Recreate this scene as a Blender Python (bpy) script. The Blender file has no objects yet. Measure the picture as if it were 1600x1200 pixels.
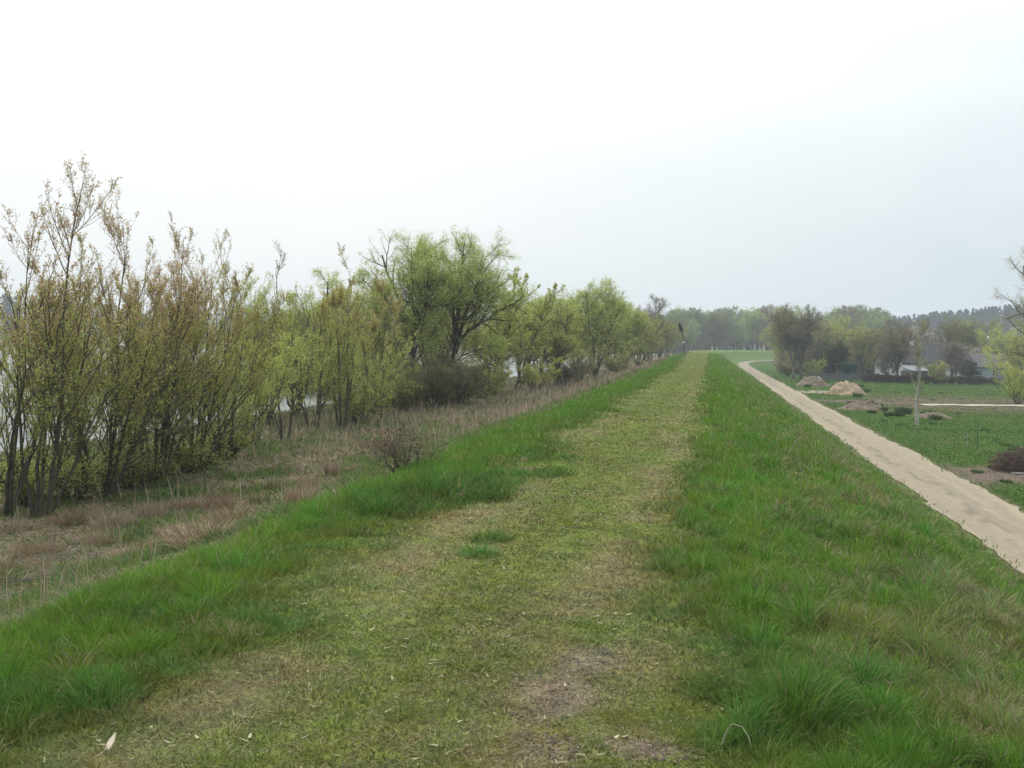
import bpy, math, random
import numpy as np
from mathutils import Matrix, Vector
random.seed(7)
rng = np.random.default_rng(11)
S = bpy.context.scene
COL = S.collection
RAD = math.radians

# ------------------------------------------------------------------ camera
EYE = np.array([0.0, 0.0, 1.65])
FPX = 1550.0
YAW, PITCH, ROLL = math.atan(308 / 1550), RAD(2.5), RAD(1.3)
Fv = np.array([-math.sin(YAW) * math.cos(PITCH), math.cos(YAW) * math.cos(PITCH), -math.sin(PITCH)])
Rv = np.array([math.cos(YAW), math.sin(YAW), 0.0])
Uv = np.cross(Rv, Fv)
Rr = Rv * math.cos(ROLL) + Uv * math.sin(ROLL)
Ur = Uv * math.cos(ROLL) - Rv * math.sin(ROLL)
cam_data = bpy.data.cameras.new("camera")
cam = bpy.data.objects.new("camera", cam_data)
COL.objects.link(cam)
cam_data.sensor_width = 36
cam_data.lens = 36 * FPX / 1600
cam_data.clip_start = 0.05
cam_data.clip_end = 9000
M4 = Matrix.Identity(4)
for i in range(3):
    M4[i][0] = Rr[i]; M4[i][1] = Ur[i]; M4[i][2] = -Fv[i]; M4[i][3] = EYE[i]
cam.matrix_world = M4
S.camera = cam

# ------------------------------------------------------------------ sky, sun, exposure
SUN_EL, SUN_AZ = RAD(48), RAD(-38)          # azimuth measured from +y towards +x
sd = Vector((math.sin(SUN_AZ) * math.cos(SUN_EL), math.cos(SUN_AZ) * math.cos(SUN_EL), math.sin(SUN_EL)))
W = bpy.data.worlds.new("World"); S.world = W; W.use_nodes = True
nt = W.node_tree; nt.nodes.clear()
def N(nt, t, **k):
    n = nt.nodes.new(t)
    for a, b in k.items():
        setattr(n, a, b)
    return n
out = N(nt, 'ShaderNodeOutputWorld')
bgs = N(nt, 'ShaderNodeBackground'); bgs.inputs[1].default_value = 0.06
sky = N(nt, 'ShaderNodeTexSky', sky_type='NISHITA', sun_disc=False)
sky.sun_elevation = SUN_EL; sky.sun_rotation = SUN_AZ
sky.dust_density = 4.0; sky.air_density = 1.2
nt.links.new(sky.outputs[0], bgs.inputs[0])
# thin overcast: a procedural cloud sheet, brightest round the veiled sun
tc = N(nt, 'ShaderNodeTexCoord')
dot = N(nt, 'ShaderNodeVectorMath', operation='DOT_PRODUCT'); dot.inputs[1].default_value = sd
nt.links.new(tc.outputs['Generated'], dot.inputs[0])
mp = N(nt, 'ShaderNodeMapping'); mp.inputs['Scale'].default_value = (1.0, 1.0, 3.2)
nt.links.new(tc.outputs['Generated'], mp.inputs[0])
noi = N(nt, 'ShaderNodeTexNoise'); noi.inputs['Scale'].default_value = 2.3; noi.inputs['Detail'].default_value = 6
noi.inputs['Roughness'].default_value = 0.5; noi.inputs['Distortion'].default_value = 0.5
nt.links.new(mp.outputs[0], noi.inputs['Vector'])
ma = N(nt, 'ShaderNodeMath', operation='MULTIPLY_ADD'); ma.inputs[1].default_value = 0.26; 
nt.links.new(noi.outputs['Fac'], ma.inputs[0]); nt.links.new(dot.outputs['Value'], ma.inputs[2])
ramp = N(nt, 'ShaderNodeValToRGB')
e = ramp.color_ramp.elements
e[0].position = 0.0; e[0].color = (0.52, 0.63, 0.72, 1)
e[1].position = 1.0; e[1].color = (1.12, 1.14, 1.14, 1)
for p, c in ((0.47, (0.58, 0.69, 0.77, 1)), (0.64, (0.75, 0.82, 0.85, 1)), (0.77, (0.86, 0.91, 0.92, 1)), (0.90, (0.98, 1.0, 1.0, 1))):
    q = e.new(p); q.color = c
nt.links.new(ma.outputs[0], ramp.inputs[0])
bgc = N(nt, 'ShaderNodeBackground'); bgc.inputs[1].default_value = 1.0
nt.links.new(ramp.outputs[0], bgc.inputs[0])
sep = N(nt, 'ShaderNodeSeparateXYZ'); nt.links.new(tc.outputs['Generated'], sep.inputs[0])
zz_ = N(nt, 'ShaderNodeMath', operation='MULTIPLY'); nt.links.new(sep.outputs[2], zz_.inputs[0]); nt.links.new(sep.outputs[2], zz_.inputs[1])
zs_ = N(nt, 'ShaderNodeMath', operation='MULTIPLY_ADD'); zs_.inputs[1].default_value = 2.1; zs_.inputs[2].default_value = .93
nt.links.new(zz_.outputs[0], zs_.inputs[0]); nt.links.new(zs_.outputs[0], bgc.inputs[1])
mx = N(nt, 'ShaderNodeMixShader'); mx.inputs[0].default_value = 0.93
nt.links.new(bgs.outputs[0], mx.inputs[1]); nt.links.new(bgc.outputs[0], mx.inputs[2])
nt.links.new(mx.outputs[0], out.inputs[0])
sun = bpy.data.lights.new("sun", 'SUN'); sun.energy = 1.5; sun.angle = RAD(14); sun.color = (1.0, 0.95, 0.86)
suno = bpy.data.objects.new("sun", sun); COL.objects.link(suno)
suno.rotation_mode = 'QUATERNION'; suno.rotation_quaternion = (-sd).to_track_quat('-Z', 'Y')
suno.location = (-20, 20, 60)
S.view_settings.view_transform = 'Standard'; S.view_settings.look = 'None'
S.view_settings.exposure = 0.18; S.view_settings.gamma = 1.0
S.view_settings.use_curve_mapping = False
S.cycles.max_bounces = 6; S.cycles.transparent_max_bounces = 8; S.cycles.volume_bounces = 0
S.cycles.diffuse_bounces = 3; S.cycles.glossy_bounces = 2; S.cycles.transmission_bounces = 3
S.cycles.use_denoising = False if False else S.cycles.use_denoising

# ------------------------------------------------------------------ noise
def _h(ix, iy, s):
    n = (ix.astype(np.int64) * 374761393 + iy.astype(np.int64) * 668265263 + s * 1442695041) & 0xffffffff
    n = ((n ^ (n >> 13)) * 1274126177) & 0xffffffff
    return ((n ^ (n >> 16)) & 0xffff) / 65535.0
def vn(x, y, s=0):
    x = np.asarray(x, float); y = np.asarray(y, float)
    ix = np.floor(x); iy = np.floor(y); fx = x - ix; fy = y - iy
    fx = fx * fx * (3 - 2 * fx); fy = fy * fy * (3 - 2 * fy)
    a = _h(ix, iy, s); b = _h(ix + 1, iy, s); c = _h(ix, iy + 1, s); d = _h(ix + 1, iy + 1, s)
    return (a * (1 - fx) + b * fx) * (1 - fy) + (c * (1 - fx) + d * fx) * fy
def fbm(x, y, s=0, o=3):
    v = 0; a = 0.5; t = 0
    for i in range(o):
        v = v + a * vn(x * 2 ** i, y * 2 ** i, s + i * 17); t += a; a *= 0.5
    return v / t
def sstep(a, b, x):
    t = np.clip((x - a) / (b - a), 0, 1); return t * t * (3 - 2 * t)

# ------------------------------------------------------------------ terrain
BY, BR, BA = 270.0, 430.0, RAD(60)
def dike_u(x, y):
    """signed distance from the dike axis (right positive); the dike bends right far ahead"""
    x = np.asarray(x, float); y = np.asarray(y, float)
    px = x - BR; py = y - BY
    ang = np.arctan2(py, -px)
    ua = BR - np.hypot(px, py)
    nx, ny = -math.cos(BA), math.sin(BA)
    us = BR - (px * nx + py * ny)
    u = np.where(py < 0, np.where(x < BR, x, np.minimum(x, us)), np.where((ang >= 0) & (ang <= BA), ua, us))
    return u + 1.7 * sstep(50, 190, y) * sstep(-1.2, -3.6, u) * sstep(-20, -14, u)
FZ = -3.6
PU = np.array([-400, -60, -45, -33, -28, -24, -18.5, -14, -9.6, -8.0, -5.2, -4.3, -3.6, -2.9, -1.3, 0.6, 1.2, 1.9, 2.45, 3.0, 4.2, 6.2, 6.8, 7.4, 500])
PZ = np.array([-8, -7, -5.5, -4.4, -3.75, -3.0, -2.35, -2.2, -1.98, -1.7, -0.6, -0.25, -0.06, 0.0, 0.03, -0.0, -0.07, -0.19, -0.42, -0.95, -1.95, -3.15, -3.45, FZ, FZ])
def terr(x, y):
    x = np.asarray(x, float); y = np.asarray(y, float)
    u = dike_u(x, y)
    wob = (fbm(x * .06 + 3, y * .03, 5) - .5) * 3.0 * sstep(-12, -24, u)
    z = np.interp(u + wob, PU, PZ)
    # spit of land out in the water
    d = ((x + 52 + (y - 98) * .22) / 17) ** 2 + ((y - 98) / 24) ** 2
    z = np.maximum(z, -3.15 - 0.85 * d)
    d2 = ((x + 46) / 9) ** 2 + ((y - 150) / 60) ** 2
    z = np.maximum(z, -3.1 - 0.9 * d2)
    d3 = sstep(240, 300, y) * sstep(-40, -10, -0.0 * x + u + 40 - 30)
    rough = (fbm(x * .9, y * .9, 9) - .5) * 0.10 + (fbm(x * .25, y * .25, 3) - .5) * 0.16
    amp = np.where(u > 11.5, 0.9, np.where(u > 6.9, 0.0, np.where(u > 1.0, 1.0, np.where(u > -4, 0.35, 1.6))))
    z = z + rough * amp
    # wooded hills: right background and the far shore
    hr = 16 * sstep(330, 760, y) * sstep(60, 260, x)
    z = z + hr
    far = sstep(-400, -560, x * 0.9 + y * .25 + 60) 
    z = np.where(u < -60, z + (12.0) * sstep(390, 470, np.hypot(x * 1.0, y * .62) ), z)
    return z
def ray(px, py):
    d = Fv + Rr * ((px - 800) / FPX) + Ur * ((600 - py) / FPX)
    return d
def gp(px, py, tmax=1500):
    """ground point seen at pixel (1600x1200 frame)"""
    d = ray(px, py); t = np.linspace(2, tmax, 60000)
    P = EYE + d[None] * t[:, None]
    b = P[:, 2] < terr(P[:, 0], P[:, 1])
    i = np.argmax(b) if b.any() else len(t) - 1
    return P[i]
def at_depth(px, D):
    """point on the ground below pixel column px at forward depth D"""
    d = ray(px, 540); P = EYE + d * D
    return np.array([P[0], P[1], float(terr(P[0], P[1]))])
def depth(P): return float(np.dot(P - EYE, Fv))
def top_h(P, py):
    """height above P of the pixel row py at that depth"""
    D = depth(P)
    px = 800 + FPX * np.dot(P - EYE, Rr) / D
    q = EYE + ray(px, py) * D
    return float(q[2] - P[2])

# ------------------------------------------------------------------ mesh + object helpers
def link(o, parent=None):
    COL.objects.link(o)
    if parent is not None: o.parent = parent
    return o
def tag(o, label=None, cat=None, group=None, kind=None):
    if label: o['label'] = label
    if cat: o['category'] = cat
    if group: o['group'] = group
    if kind: o['kind'] = kind
    return o
def empty(name, loc, rz=0.0, label=None, cat=None, group=None):
    o = bpy.data.objects.new(name, None); o.empty_display_size = .3
    o.location = [float(v) for v in loc]; o.rotation_euler = (0, 0, rz)
    COL.objects.link(o); return tag(o, label, cat, group)
def np_mesh(name, V, loops, starts, mats, midx=None, colors=None, smooth=False):
    me = bpy.data.meshes.new(name)
    V = np.asarray(V, np.float32); loops = np.asarray(loops, np.int32); starts = np.asarray(starts, np.int32)
    me.vertices.add(len(V)); me.vertices.foreach_set('co', V.ravel())
    me.loops.add(len(loops)); me.loops.foreach_set('vertex_index', loops)
    me.polygons.add(len(starts)); me.polygons.foreach_set('loop_start', starts)
    for m in mats: me.materials.append(m)
    if midx is not None: me.polygons.foreach_set('material_index', np.asarray(midx, np.int32))
    if smooth: me.polygons.foreach_set('use_smooth', np.ones(len(starts), bool))
    if colors is not None:
        a = me.color_attributes.new('col', 'FLOAT_COLOR', 'POINT')
        c = np.ones((len(V), 4), np.float32); c[:, :3] = colors
        a.data.foreach_set('color', c.ravel())
    me.update(calc_edges=True)
    return me
def obj(name, me, parent=None):
    return link(bpy.data.objects.new(name, me), parent)
class MB:
    def __init__(s): s.v = []; s.f = []; s.m = []
    def add(s, vs, fs, m=0):
        b = len(s.v); s.v += [tuple(map(float, q)) for q in vs]; s.f += [[b + i for i in q] for q in fs]; s.m += [m] * len(fs); return s
    def box(s, x0, x1, y0, y1, z0, z1, m=0):
        return s.add([(x0, y0, z0), (x1, y0, z0), (x1, y1, z0), (x0, y1, z0), (x0, y0, z1), (x1, y0, z1), (x1, y1, z1), (x0, y1, z1)],
                     [(0, 3, 2, 1), (4, 5, 6, 7), (0, 1, 5, 4), (1, 2, 6, 5), (2, 3, 7, 6), (3, 0, 4, 7)], m)
    def tube(s, pts, rs, n=8, m=0, cap=True):
        pts = [Vector(p) for p in pts]; vs = []; fs = []
        for i, p in enumerate(pts):
            t = (pts[min(i + 1, len(pts) - 1)] - pts[max(i - 1, 0)]).normalized()
            a = t.cross(Vector((0.3, 1, 0.1))).normalized(); b = t.cross(a)
            for k in range(n):
                w = 2 * math.pi * k / n; vs.append(p + (a * math.cos(w) + b * math.sin(w)) * rs[i])
        for i in range(len(pts) - 1):
            for k in range(n):
                fs.append((i * n + k, i * n + (k + 1) % n, (i + 1) * n + (k + 1) % n, (i + 1) * n + k))
        if cap: fs.append(tuple(range(n))[::-1]); fs.append(tuple((len(pts) - 1) * n + k for k in range(n)))
        return s.add(vs, fs, m)
    def build(s, name, mats, parent=None, smooth=False):
        me = bpy.data.meshes.new(name); me.from_pydata(s.v, [], s.f)
        for m in (mats if isinstance(mats, (list, tuple)) else [mats]): me.materials.append(m)
        me.polygons.foreach_set('material_index', s.m)
        if smooth: me.polygons.foreach_set('use_smooth', [True] * len(s.f))
        me.update(); return obj(name, me, parent)
def copy_tree(o, parent=None):
    c = o.copy(); COL.objects.link(c); c.parent = parent
    for ch in list(o.children): copy_tree(ch, c)
    return c

# ------------------------------------------------------------------ materials
def mat(name, col, rough=.9, var=.25, scale=3.0, spec=.2, bump=0.0, bscale=20., attr=False, trans=0.0, col2=None, detail=5):
    m = bpy.data.materials.new(name); m.use_nodes = True; t = m.node_tree; b = t.nodes['Principled BSDF']
    b.inputs['Roughness'].default_value = rough; b.inputs['Specular IOR Level'].default_value = spec
    tcn = N(t, 'ShaderNodeTexCoord')
    nz = N(t, 'ShaderNodeTexNoise'); nz.inputs['Scale'].default_value = scale; nz.inputs['Detail'].default_value = detail; nz.inputs['Roughness'].default_value = .62
    t.links.new(tcn.outputs['Object'], nz.inputs['Vector'])
    rp = N(t, 'ShaderNodeValToRGB'); el = rp.color_ramp.elements
    el[0].position = .3; el[1].position = .72
    if attr:
        el[0].color = (1 - var,) * 3 + (1,); el[1].color = (1 + var,) * 3 + (1,)
        at = N(t, 'ShaderNodeAttribute', attribute_name='col')
        mm = N(t, 'ShaderNodeMix', data_type='RGBA', blend_type='MULTIPLY'); mm.inputs['Factor'].default_value = 1
        t.links.new(at.outputs['Color'], mm.inputs['A']); t.links.new(rp.outputs[0], mm.inputs['B'])
        csock = mm.outputs['Result']
    else:
        c2 = col2 or tuple(v * (1 + var) for v in col)
        el[0].color = tuple(v * (1 - var) for v in col) + (1,); el[1].color = tuple(c2) + (1,)
        csock = rp.outputs[0]
    t.links.new(nz.outputs['Fac'], rp.inputs[0]); t.links.new(csock, b.inputs['Base Color'])
    if bump:
        n2 = N(t, 'ShaderNodeTexNoise'); n2.inputs['Scale'].default_value = bscale; n2.inputs['Detail'].default_value = 6
        t.links.new(tcn.outputs['Object'], n2.inputs['Vector'])
        bp = N(t, 'ShaderNodeBump'); bp.inputs['Strength'].default_value = 1.0; bp.inputs['Distance'].default_value = bump
        t.links.new(n2.outputs['Fac'], bp.inputs['Height']); t.links.new(bp.outputs[0], b.inputs['Normal'])
    if trans:
        tr = N(t, 'ShaderNodeBsdfTranslucent'); t.links.new(csock, tr.inputs['Color'])
        ms = N(t, 'ShaderNodeMixShader'); ms.inputs[0].default_value = trans
        t.links.new(b.outputs[0], ms.inputs[1]); t.links.new(tr.outputs[0], ms.inputs[2])
        t.links.new(ms.outputs[0], t.nodes['Material Output'].inputs['Surface'])
    return m
M_ground = mat('ground_mat', None, var=.45, scale=5.5, attr=True, bump=.05, bscale=11, detail=9, spec=.05)
M_blade = mat('grass_blade', None, var=.12, scale=1.5, attr=True, trans=.35, rough=.75, spec=.15)
M_leaf = mat('leaf', None, var=.08, scale=1.0, attr=True, trans=.5, rough=.7, spec=.15)
M_bark = mat('bark', (.085, .075, .052), var=.4, scale=9, bump=.01, bscale=30)
M_barkg = mat('bark_grey', (.14, .122, .10), var=.35, scale=9)
M_birch = mat('pale_bark', (.36, .33, .29), var=.4, scale=4)
M_twig = mat('twig', (.21, .155, .10), var=.3, scale=2)
M_twigy = mat('twig_yellow', (.20, .19, .075), var=.3, scale=2)
M_twigg = mat('twig_grey', (.15, .13, .105), var=.3, scale=2)

# ------------------------------------------------------------------ ground sheet
def axis(segs):
    a = [segs[0][0]]
    for x0, x1, d in segs:
        n = max(1, int(round((x1 - x0) / d))); a += list(np.linspace(x0, x1, n + 1)[1:])
    return np.array(a)
GX = axis([(-1000, -160, 24), (-160, -60, 4), (-60, -20, 1.2), (-20, -5, .4), (-5, 3, .16), (3, 7, .3), (7, 12, .6), (12, 70, 1.0), (70, 200, 2.5), (200, 1000, 25)])
GY = axis([(-60, 0, 4), (0, 14, .2), (14, 40, .5), (40, 120, 1.2), (120, 250, 2.4), (250, 470, 1.4), (420, 1100, 20)])
def zone_color(x, y):
    """real colour of what grows or lies at a spot (linear albedo)"""
    u = dike_u(x, y)
    n1 = fbm(x * .8, y * .8, 21); n2 = fbm(x * .22, y * .22, 31); n3 = fbm(x * 2.7, y * 1.6, 41)
    lush = np.stack([.076 + .055 * n1, .172 + .055 * n1, .022 + .013 * n1], -1)
    path = np.stack([.084 + .045 * n3, .112 + .030 * n3, .022 + .015 * n3], -1)
    path = path * (.7 + .6 * fbm(x * 1.4, y * 1.0, 57))[..., None]
    straw = np.array([.175, .148, .075])
    soil = np.array([.165, .132, .10])
    dry = np.stack([.220 + .07 * n1, .172 + .05 * n1, .112 + .03 * n1], -1)
    field = np.stack([.040 + .026 * n2, .100 + .024 * n2, .012 + .007 * n2], -1)
    und = np.stack([.085 + .03 * n1, .092 + .03 * n1, .038 + 0 * n1], -1)
    c = lush.copy()
    def mixc(c, d, w): return c * (1 - w[..., None]) + d * w[..., None]
    w = sstep(.45, -.55, u + (n1 - .5) * 1.3) * sstep(-3.3, -1.9, u + (n1 - .5) * 1.6)
    c = mixc(c, path, w)
    tr = np.maximum(np.exp(-((u + .55) / .38) ** 2), np.exp(-((u + 2.15) / .36) ** 2)) * sstep(.36, .58, n3 * .6 + n1 * .4)
    c = mixc(c, straw, np.clip(tr, 0, 1) * .8 * w * sstep(60, 8, y).clip(.35, 1))
    pg = sstep(.46, .62, fbm(x * 1.1, y * .7, 61)) * w * .55; c = mixc(c, lush * np.array([.88, .70, 1.0]), pg)
    # slope towards the road: green with dry thatch
    w = sstep(.2, 2.0, u) * sstep(.42, .62, n1 * .5 + n3 * .5) * .42
    c = mixc(c, dry * np.array([.72, .78, .72]), w)
    # dry foreland on the river side
    wb = sstep(-3.9, -4.5, u + (n1 - .5) * .7 )
    dd = mixc(dry, lush * 1.0, sstep(.42, .58, n1 * .7 + n2 * .3) * .8 * sstep(80, 30, y))
    c = mixc(c, dd, wb)
    c = mixc(c, und, sstep(-17.5, -19.5, u + (n1 - .5) * 3))
    # field right of the road
    wf = sstep(10.0, 10.8, u)
    ff = mixc(field, dry * .4, sstep(.55, .75, n2 * .6 + n1 * .4) * .2)
    # churned brown strips in the field
    st = np.exp(-((y - 108 - (x - 40) * .1) / 12) ** 2) * sstep(14, 19, x) * sstep(.2, .4, n1) * 1.5
    ff = mixc(ff, dry * np.array([.66, .66, .70]), np.clip(st, 0, 1) * .85)
    c = mixc(c, ff, wf)
    ed = np.exp(-((u - 7.35) / .22) ** 2) + np.exp(-((u - 10.35) / .22) ** 2)
    c = mixc(c, np.array([.20, .17, .11]), np.clip(ed, 0, 1) * .75)
    # bare trodden earth
    def spot(cx, cy, rx, ry, k=1.0):
        return sstep(1.25, .6, np.hypot((x - cx) / rx, (y - cy) / ry) + (n3 - .5) * 1.3) * k
    for (sx, sy, rx, ry) in SPOTS: c = mixc(c, soil, spot(sx, sy, rx, ry))
    return c
_b = gp(860, 1085); _b2 = gp(925, 1035); _b3 = gp(1205, 762); _b4 = gp(1010, 1175); _b5 = gp(1570, 742); _b6 = gp(1345, 628); _b7 = gp(850, 1170)
SPOTS = [(_b[0], _b[1], .17, .34), (_b2[0], _b2[1], .15, .2), (_b4[0], _b4[1], .16, .09), (_b5[0], _b5[1], 3.0, 3.4), (_b6[0], _b6[1], 4.5, 3.5), (_b7[0], _b7[1], .14, .12)]
gx, gy = np.meshgrid(GX, GY); gz = terr(gx, gy)
V = np.stack([gx, gy, gz], -1).reshape(-1, 3); nx, ny = len(GX), len(GY)
ii = (np.arange(ny - 1)[:, None] * nx + np.arange(nx - 1)[None]).ravel()
L = np.stack([ii, ii + 1, ii + 1 + nx, ii + nx], -1).ravel()
gu = dike_u(V[:, 0], V[:, 1]); onpath = (sstep(.6, -.2, gu) * sstep(-3.2, -2.2, gu))[:, None]
gcol = zone_color(V[:, 0], V[:, 1]) * (np.array([.76, .72, .72]) * (1 - onpath) + np.array([.95, .93, .86]) * onpath)
g = obj('ground', np_mesh('ground', V, L, np.arange(len(ii)) * 4, [M_ground], colors=gcol, smooth=True))
tag(g, kind='structure')

# ------------------------------------------------------------------ water
mw = bpy.data.materials.new('river_water'); mw.use_nodes = True; t = mw.node_tree; b = t.nodes['Principled BSDF']
b.inputs['Base Color'].default_value = (.06, .075, .06, 1); b.inputs['Roughness'].default_value = .2; b.inputs['IOR'].default_value = 1.33
tcn = N(t, 'ShaderNodeTexCoord'); mpn = N(t, 'ShaderNodeMapping'); mpn.inputs['Scale'].default_value = (.8, 1.6, 1)
nz = N(t, 'ShaderNodeTexNoise'); nz.inputs['Scale'].default_value = 1.3; nz.inputs['Detail'].default_value = 5
bp = N(t, 'ShaderNodeBump'); bp.inputs['Distance'].default_value = .05; bp.inputs['Strength'].default_value = .9
t.links.new(tcn.outputs['Object'], mpn.inputs[0]); t.links.new(mpn.outputs[0], nz.inputs['Vector']); t.links.new(nz.outputs['Fac'], bp.inputs['Height']); t.links.new(bp.outputs[0], b.inputs['Normal'])
wm = MB().add([(-900, -60, 0), (-22, -60, 0), (-22, 560, 0), (-900, 560, 0)], [(0, 1, 2, 3)])
wo = wm.build('river', mw); wo.location.z = -3.72; tag(wo, kind='structure')

# ------------------------------------------------------------------ sandy road
def axis_pt(s, u):
    """point at arc length s along the dike axis, lateral u"""
    if s < BY: return (u, s)
    a = (s - BY) / BR
    if a < BA: 
        r = BR - u; return (BR - r * math.cos(a), BY + r * math.sin(a))
    r = BR - u; ex = BR - r * math.cos(BA); ey = BY + r * math.sin(BA); k = s - BY - BR * BA
    return (ex + k * math.sin(BA), ey + k * math.cos(BA))
M_sand = mat('road_sand', None, var=.10, scale=5, attr=True, bump=.008, bscale=30, detail=9, spec=.05)
def ribbon(name, pts_fn, ss, w0, w1, nu, dz, colfn):
    Vv = []; C = []
    for i, s_ in enumerate(ss):
        a = w0 + (vn(s_ * .35, 3.3, 5) - .5) * .45 + (vn(s_ * 1.3, 1.3, 6) - .5) * .22
        bb = w1 + (vn(s_ * .3, 7.3, 7) - .5) * .55 + (vn(s_ * 1.2, 4.3, 8) - .5) * .28
        for k in range(nu):
            q = k / (nu - 1); uu = a + (bb - a) * q; x, y = pts_fn(s_, uu)
            z = float(terr(x, y)) + dz(q, s_) + .16 * float(sstep(255, 300, y)); Vv.append((x, y, z)); C.append(colfn(q, s_, x, y))
    ns = len(ss); fi = (np.arange(ns - 1)[:, None] * nu + np.arange(nu - 1)[None]).ravel()
    L = np.stack([fi, fi + 1, fi + 1 + nu, fi + nu], -1).ravel()
    return tag(obj(name, np_mesh(name, Vv, L, np.arange(len(fi)) * 4, [M_sand], colors=np.array(C), smooth=True)), kind='structure')
def road_dz(q, s): return .055 + .035 * (math.sin(q * math.pi)) - .03 * (math.exp(-((q - .27) / .1) ** 2) + math.exp(-((q - .75) / .1) ** 2)) * (.5 + float(vn(s * .3, 2., 3)))
def road_col(q, s, x, y):
    base = np.array([.265, .222, .16])
    n = float(fbm(x * 1.6, y * .07, 51)); n2 = float(fbm(x * 3.2, y * .5, 53))
    c = base * (.86 + .25 * n)
    c = c * (1 + .22 * (float(vn(q * 11 + 5 + .8 * math.sin(s * .05), s * .035, 71)) - .5) + .12 * (float(vn(x * 6, y * 4, 72)) - .5))
    darken = math.exp(-((q - .36 - .05 * math.sin(s * .21)) / .07) ** 2) * max(0, (float(vn(x * 5, y * 1.6, 58)) - .40)) * 2.2 + .16 * (math.exp(-((q - .2) / .06) ** 2) + math.exp(-((q - .76) / .07) ** 2)) + .35 * math.exp(-((q - .5) / .16) ** 2) * n  # darker dotted line, wheel ruts and greyer middle strip
    return c * (1 - min(.55, darken)) + np.array([.10, .085, .07]) * min(.55, darken)
ss = axis([(0, 60, .35), (60, 290, 1.2), (290, 560, 2)])
road = ribbon('road', axis_pt, ss, 7.45, 10.2, 25, road_dz, road_col)
# side turning and the pale lane across the field
s1 = gp(1262, 606); 
def lane_fn(P0, P1, bend):
    def f(s, u):
        q = s; x = P0[0] + (P1[0] - P0[0]) * q; y = P0[1] + (P1[1] - P0[1]) * q + bend * math.sin(q * math.pi)
        dx, dy = P1[0] - P0[0], P1[1] - P0[1]; l = math.hypot(dx, dy)
        return (x - dy / l * u, y + dx / l * u)
    return f
l0, l1 = gp(1270, 608), gp(1296, 613)
ribbon('side_track', lane_fn((9.0, l1[1] - 2), (l1[0] + 1.5, l1[1] + 2), 0), np.linspace(0, 1, 14), -3.2, 3.2, 9, lambda q, s: .008 + .01 * math.sin(q * 3.14), lambda q, s, x, y: np.array([.24, .21, .16]) * (.85 + .3 * float(vn(x, y, 3))))
l0, l1 = gp(1436, 633), gp(1760, 637)
ribbon('field_lane', lane_fn(l0, l1, 0), np.linspace(0, 1, 60), -1.1, 1.1, 5, lambda q, s: .05 + .05 * math.sin(q * 3.14), lambda q, s, x, y: np.array([.36, .35, .27]) * (.85 + .3 * float(vn(x * .7, y, 3))))

# ------------------------------------------------------------------ grass blades
def blades(P, h, w, az, lean, curl, colr, name, m=M_blade):
    n = len(P); dx = np.cos(az); dy = np.sin(az)
    fa = rng.uniform(0, 2 * np.pi, n); sx = np.cos(fa) * w / 2; sy = np.sin(fa) * w / 2
    V = np.empty((n, 5, 3), np.float32)
    m1 = h * .55; l1 = m1 * np.sin(lean); z1 = m1 * np.cos(lean)
    le = lean + curl; m2 = h * .45; l2 = l1 + m2 * np.sin(le); z2 = z1 + m2 * np.cos(le)
    B = P.copy()
    V[:, 0] = B + np.stack([sx, sy, 0 * sx], -1); V[:, 1] = B - np.stack([sx, sy, 0 * sx], -1)
    mid = B + np.stack([dx * l1, dy * l1, z1], -1)
    V[:, 2] = mid - np.stack([sx, sy, 0 * sx], -1) * .8; V[:, 3] = mid + np.stack([sx, sy, 0 * sx], -1) * .8
    V[:, 4] = B + np.stack([dx * l2, dy * l2, np.maximum(z2, .004)], -1)
    k = np.arange(n)[:, None] * 5
    L = np.concatenate([k + np.array([0, 1, 2, 3]), k + np.array([3, 2, 4])], 1).ravel()
    st = (np.arange(n)[:, None] * 7 + np.array([0, 4])).ravel()
    return obj(name, np_mesh(name, V.reshape(-1, 3), L, st, [m], colors=np.repeat(colr, 5, 0)))
def scatter(n, r0, r1, half=36.0):
    r = np.exp(rng.uniform(math.log(r0), math.log(r1), n)); a = rng.uniform(-RAD(half), RAD(half), n) - YAW
    # azimuth a measured from +y to +x
    return r * np.sin(a), r * np.cos(a), r
NB = 1500000
x, y, r = scatter(NB, 2.6, 210)
u = dike_u(x, y)
ok = ~((u > 7.8) & (u < 9.9)) & (u > -27) & (u < 110) & (y > 0)
ok &= ~((u > 7.2) & (u < 10.4) & (rng.random(NB) < .25 + .72 * sstep(7.2, 7.8, u) * sstep(10.4, 9.9, u)))
# the hidden part of the river-side bank needs no blades; beyond 90 m keep only what stands tall
ok &= ~((u > 10) & (r > 190)) & (rng.random(NB) < np.where(u > 10, .8, 1))
x, y, r, u = x[ok], y[ok], r[ok], u[ok]; n = len(x)
z = terr(x, y)
n1 = fbm(x * .8, y * .8, 21); n2 = fbm(x * .22, y * .22, 31); n3 = fbm(x * 2.7, y * 1.6, 41); n4 = fbm(x * 1.7, y * 1.7, 77); rd = rng.random(n)
base = zone_color(x, y)
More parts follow.
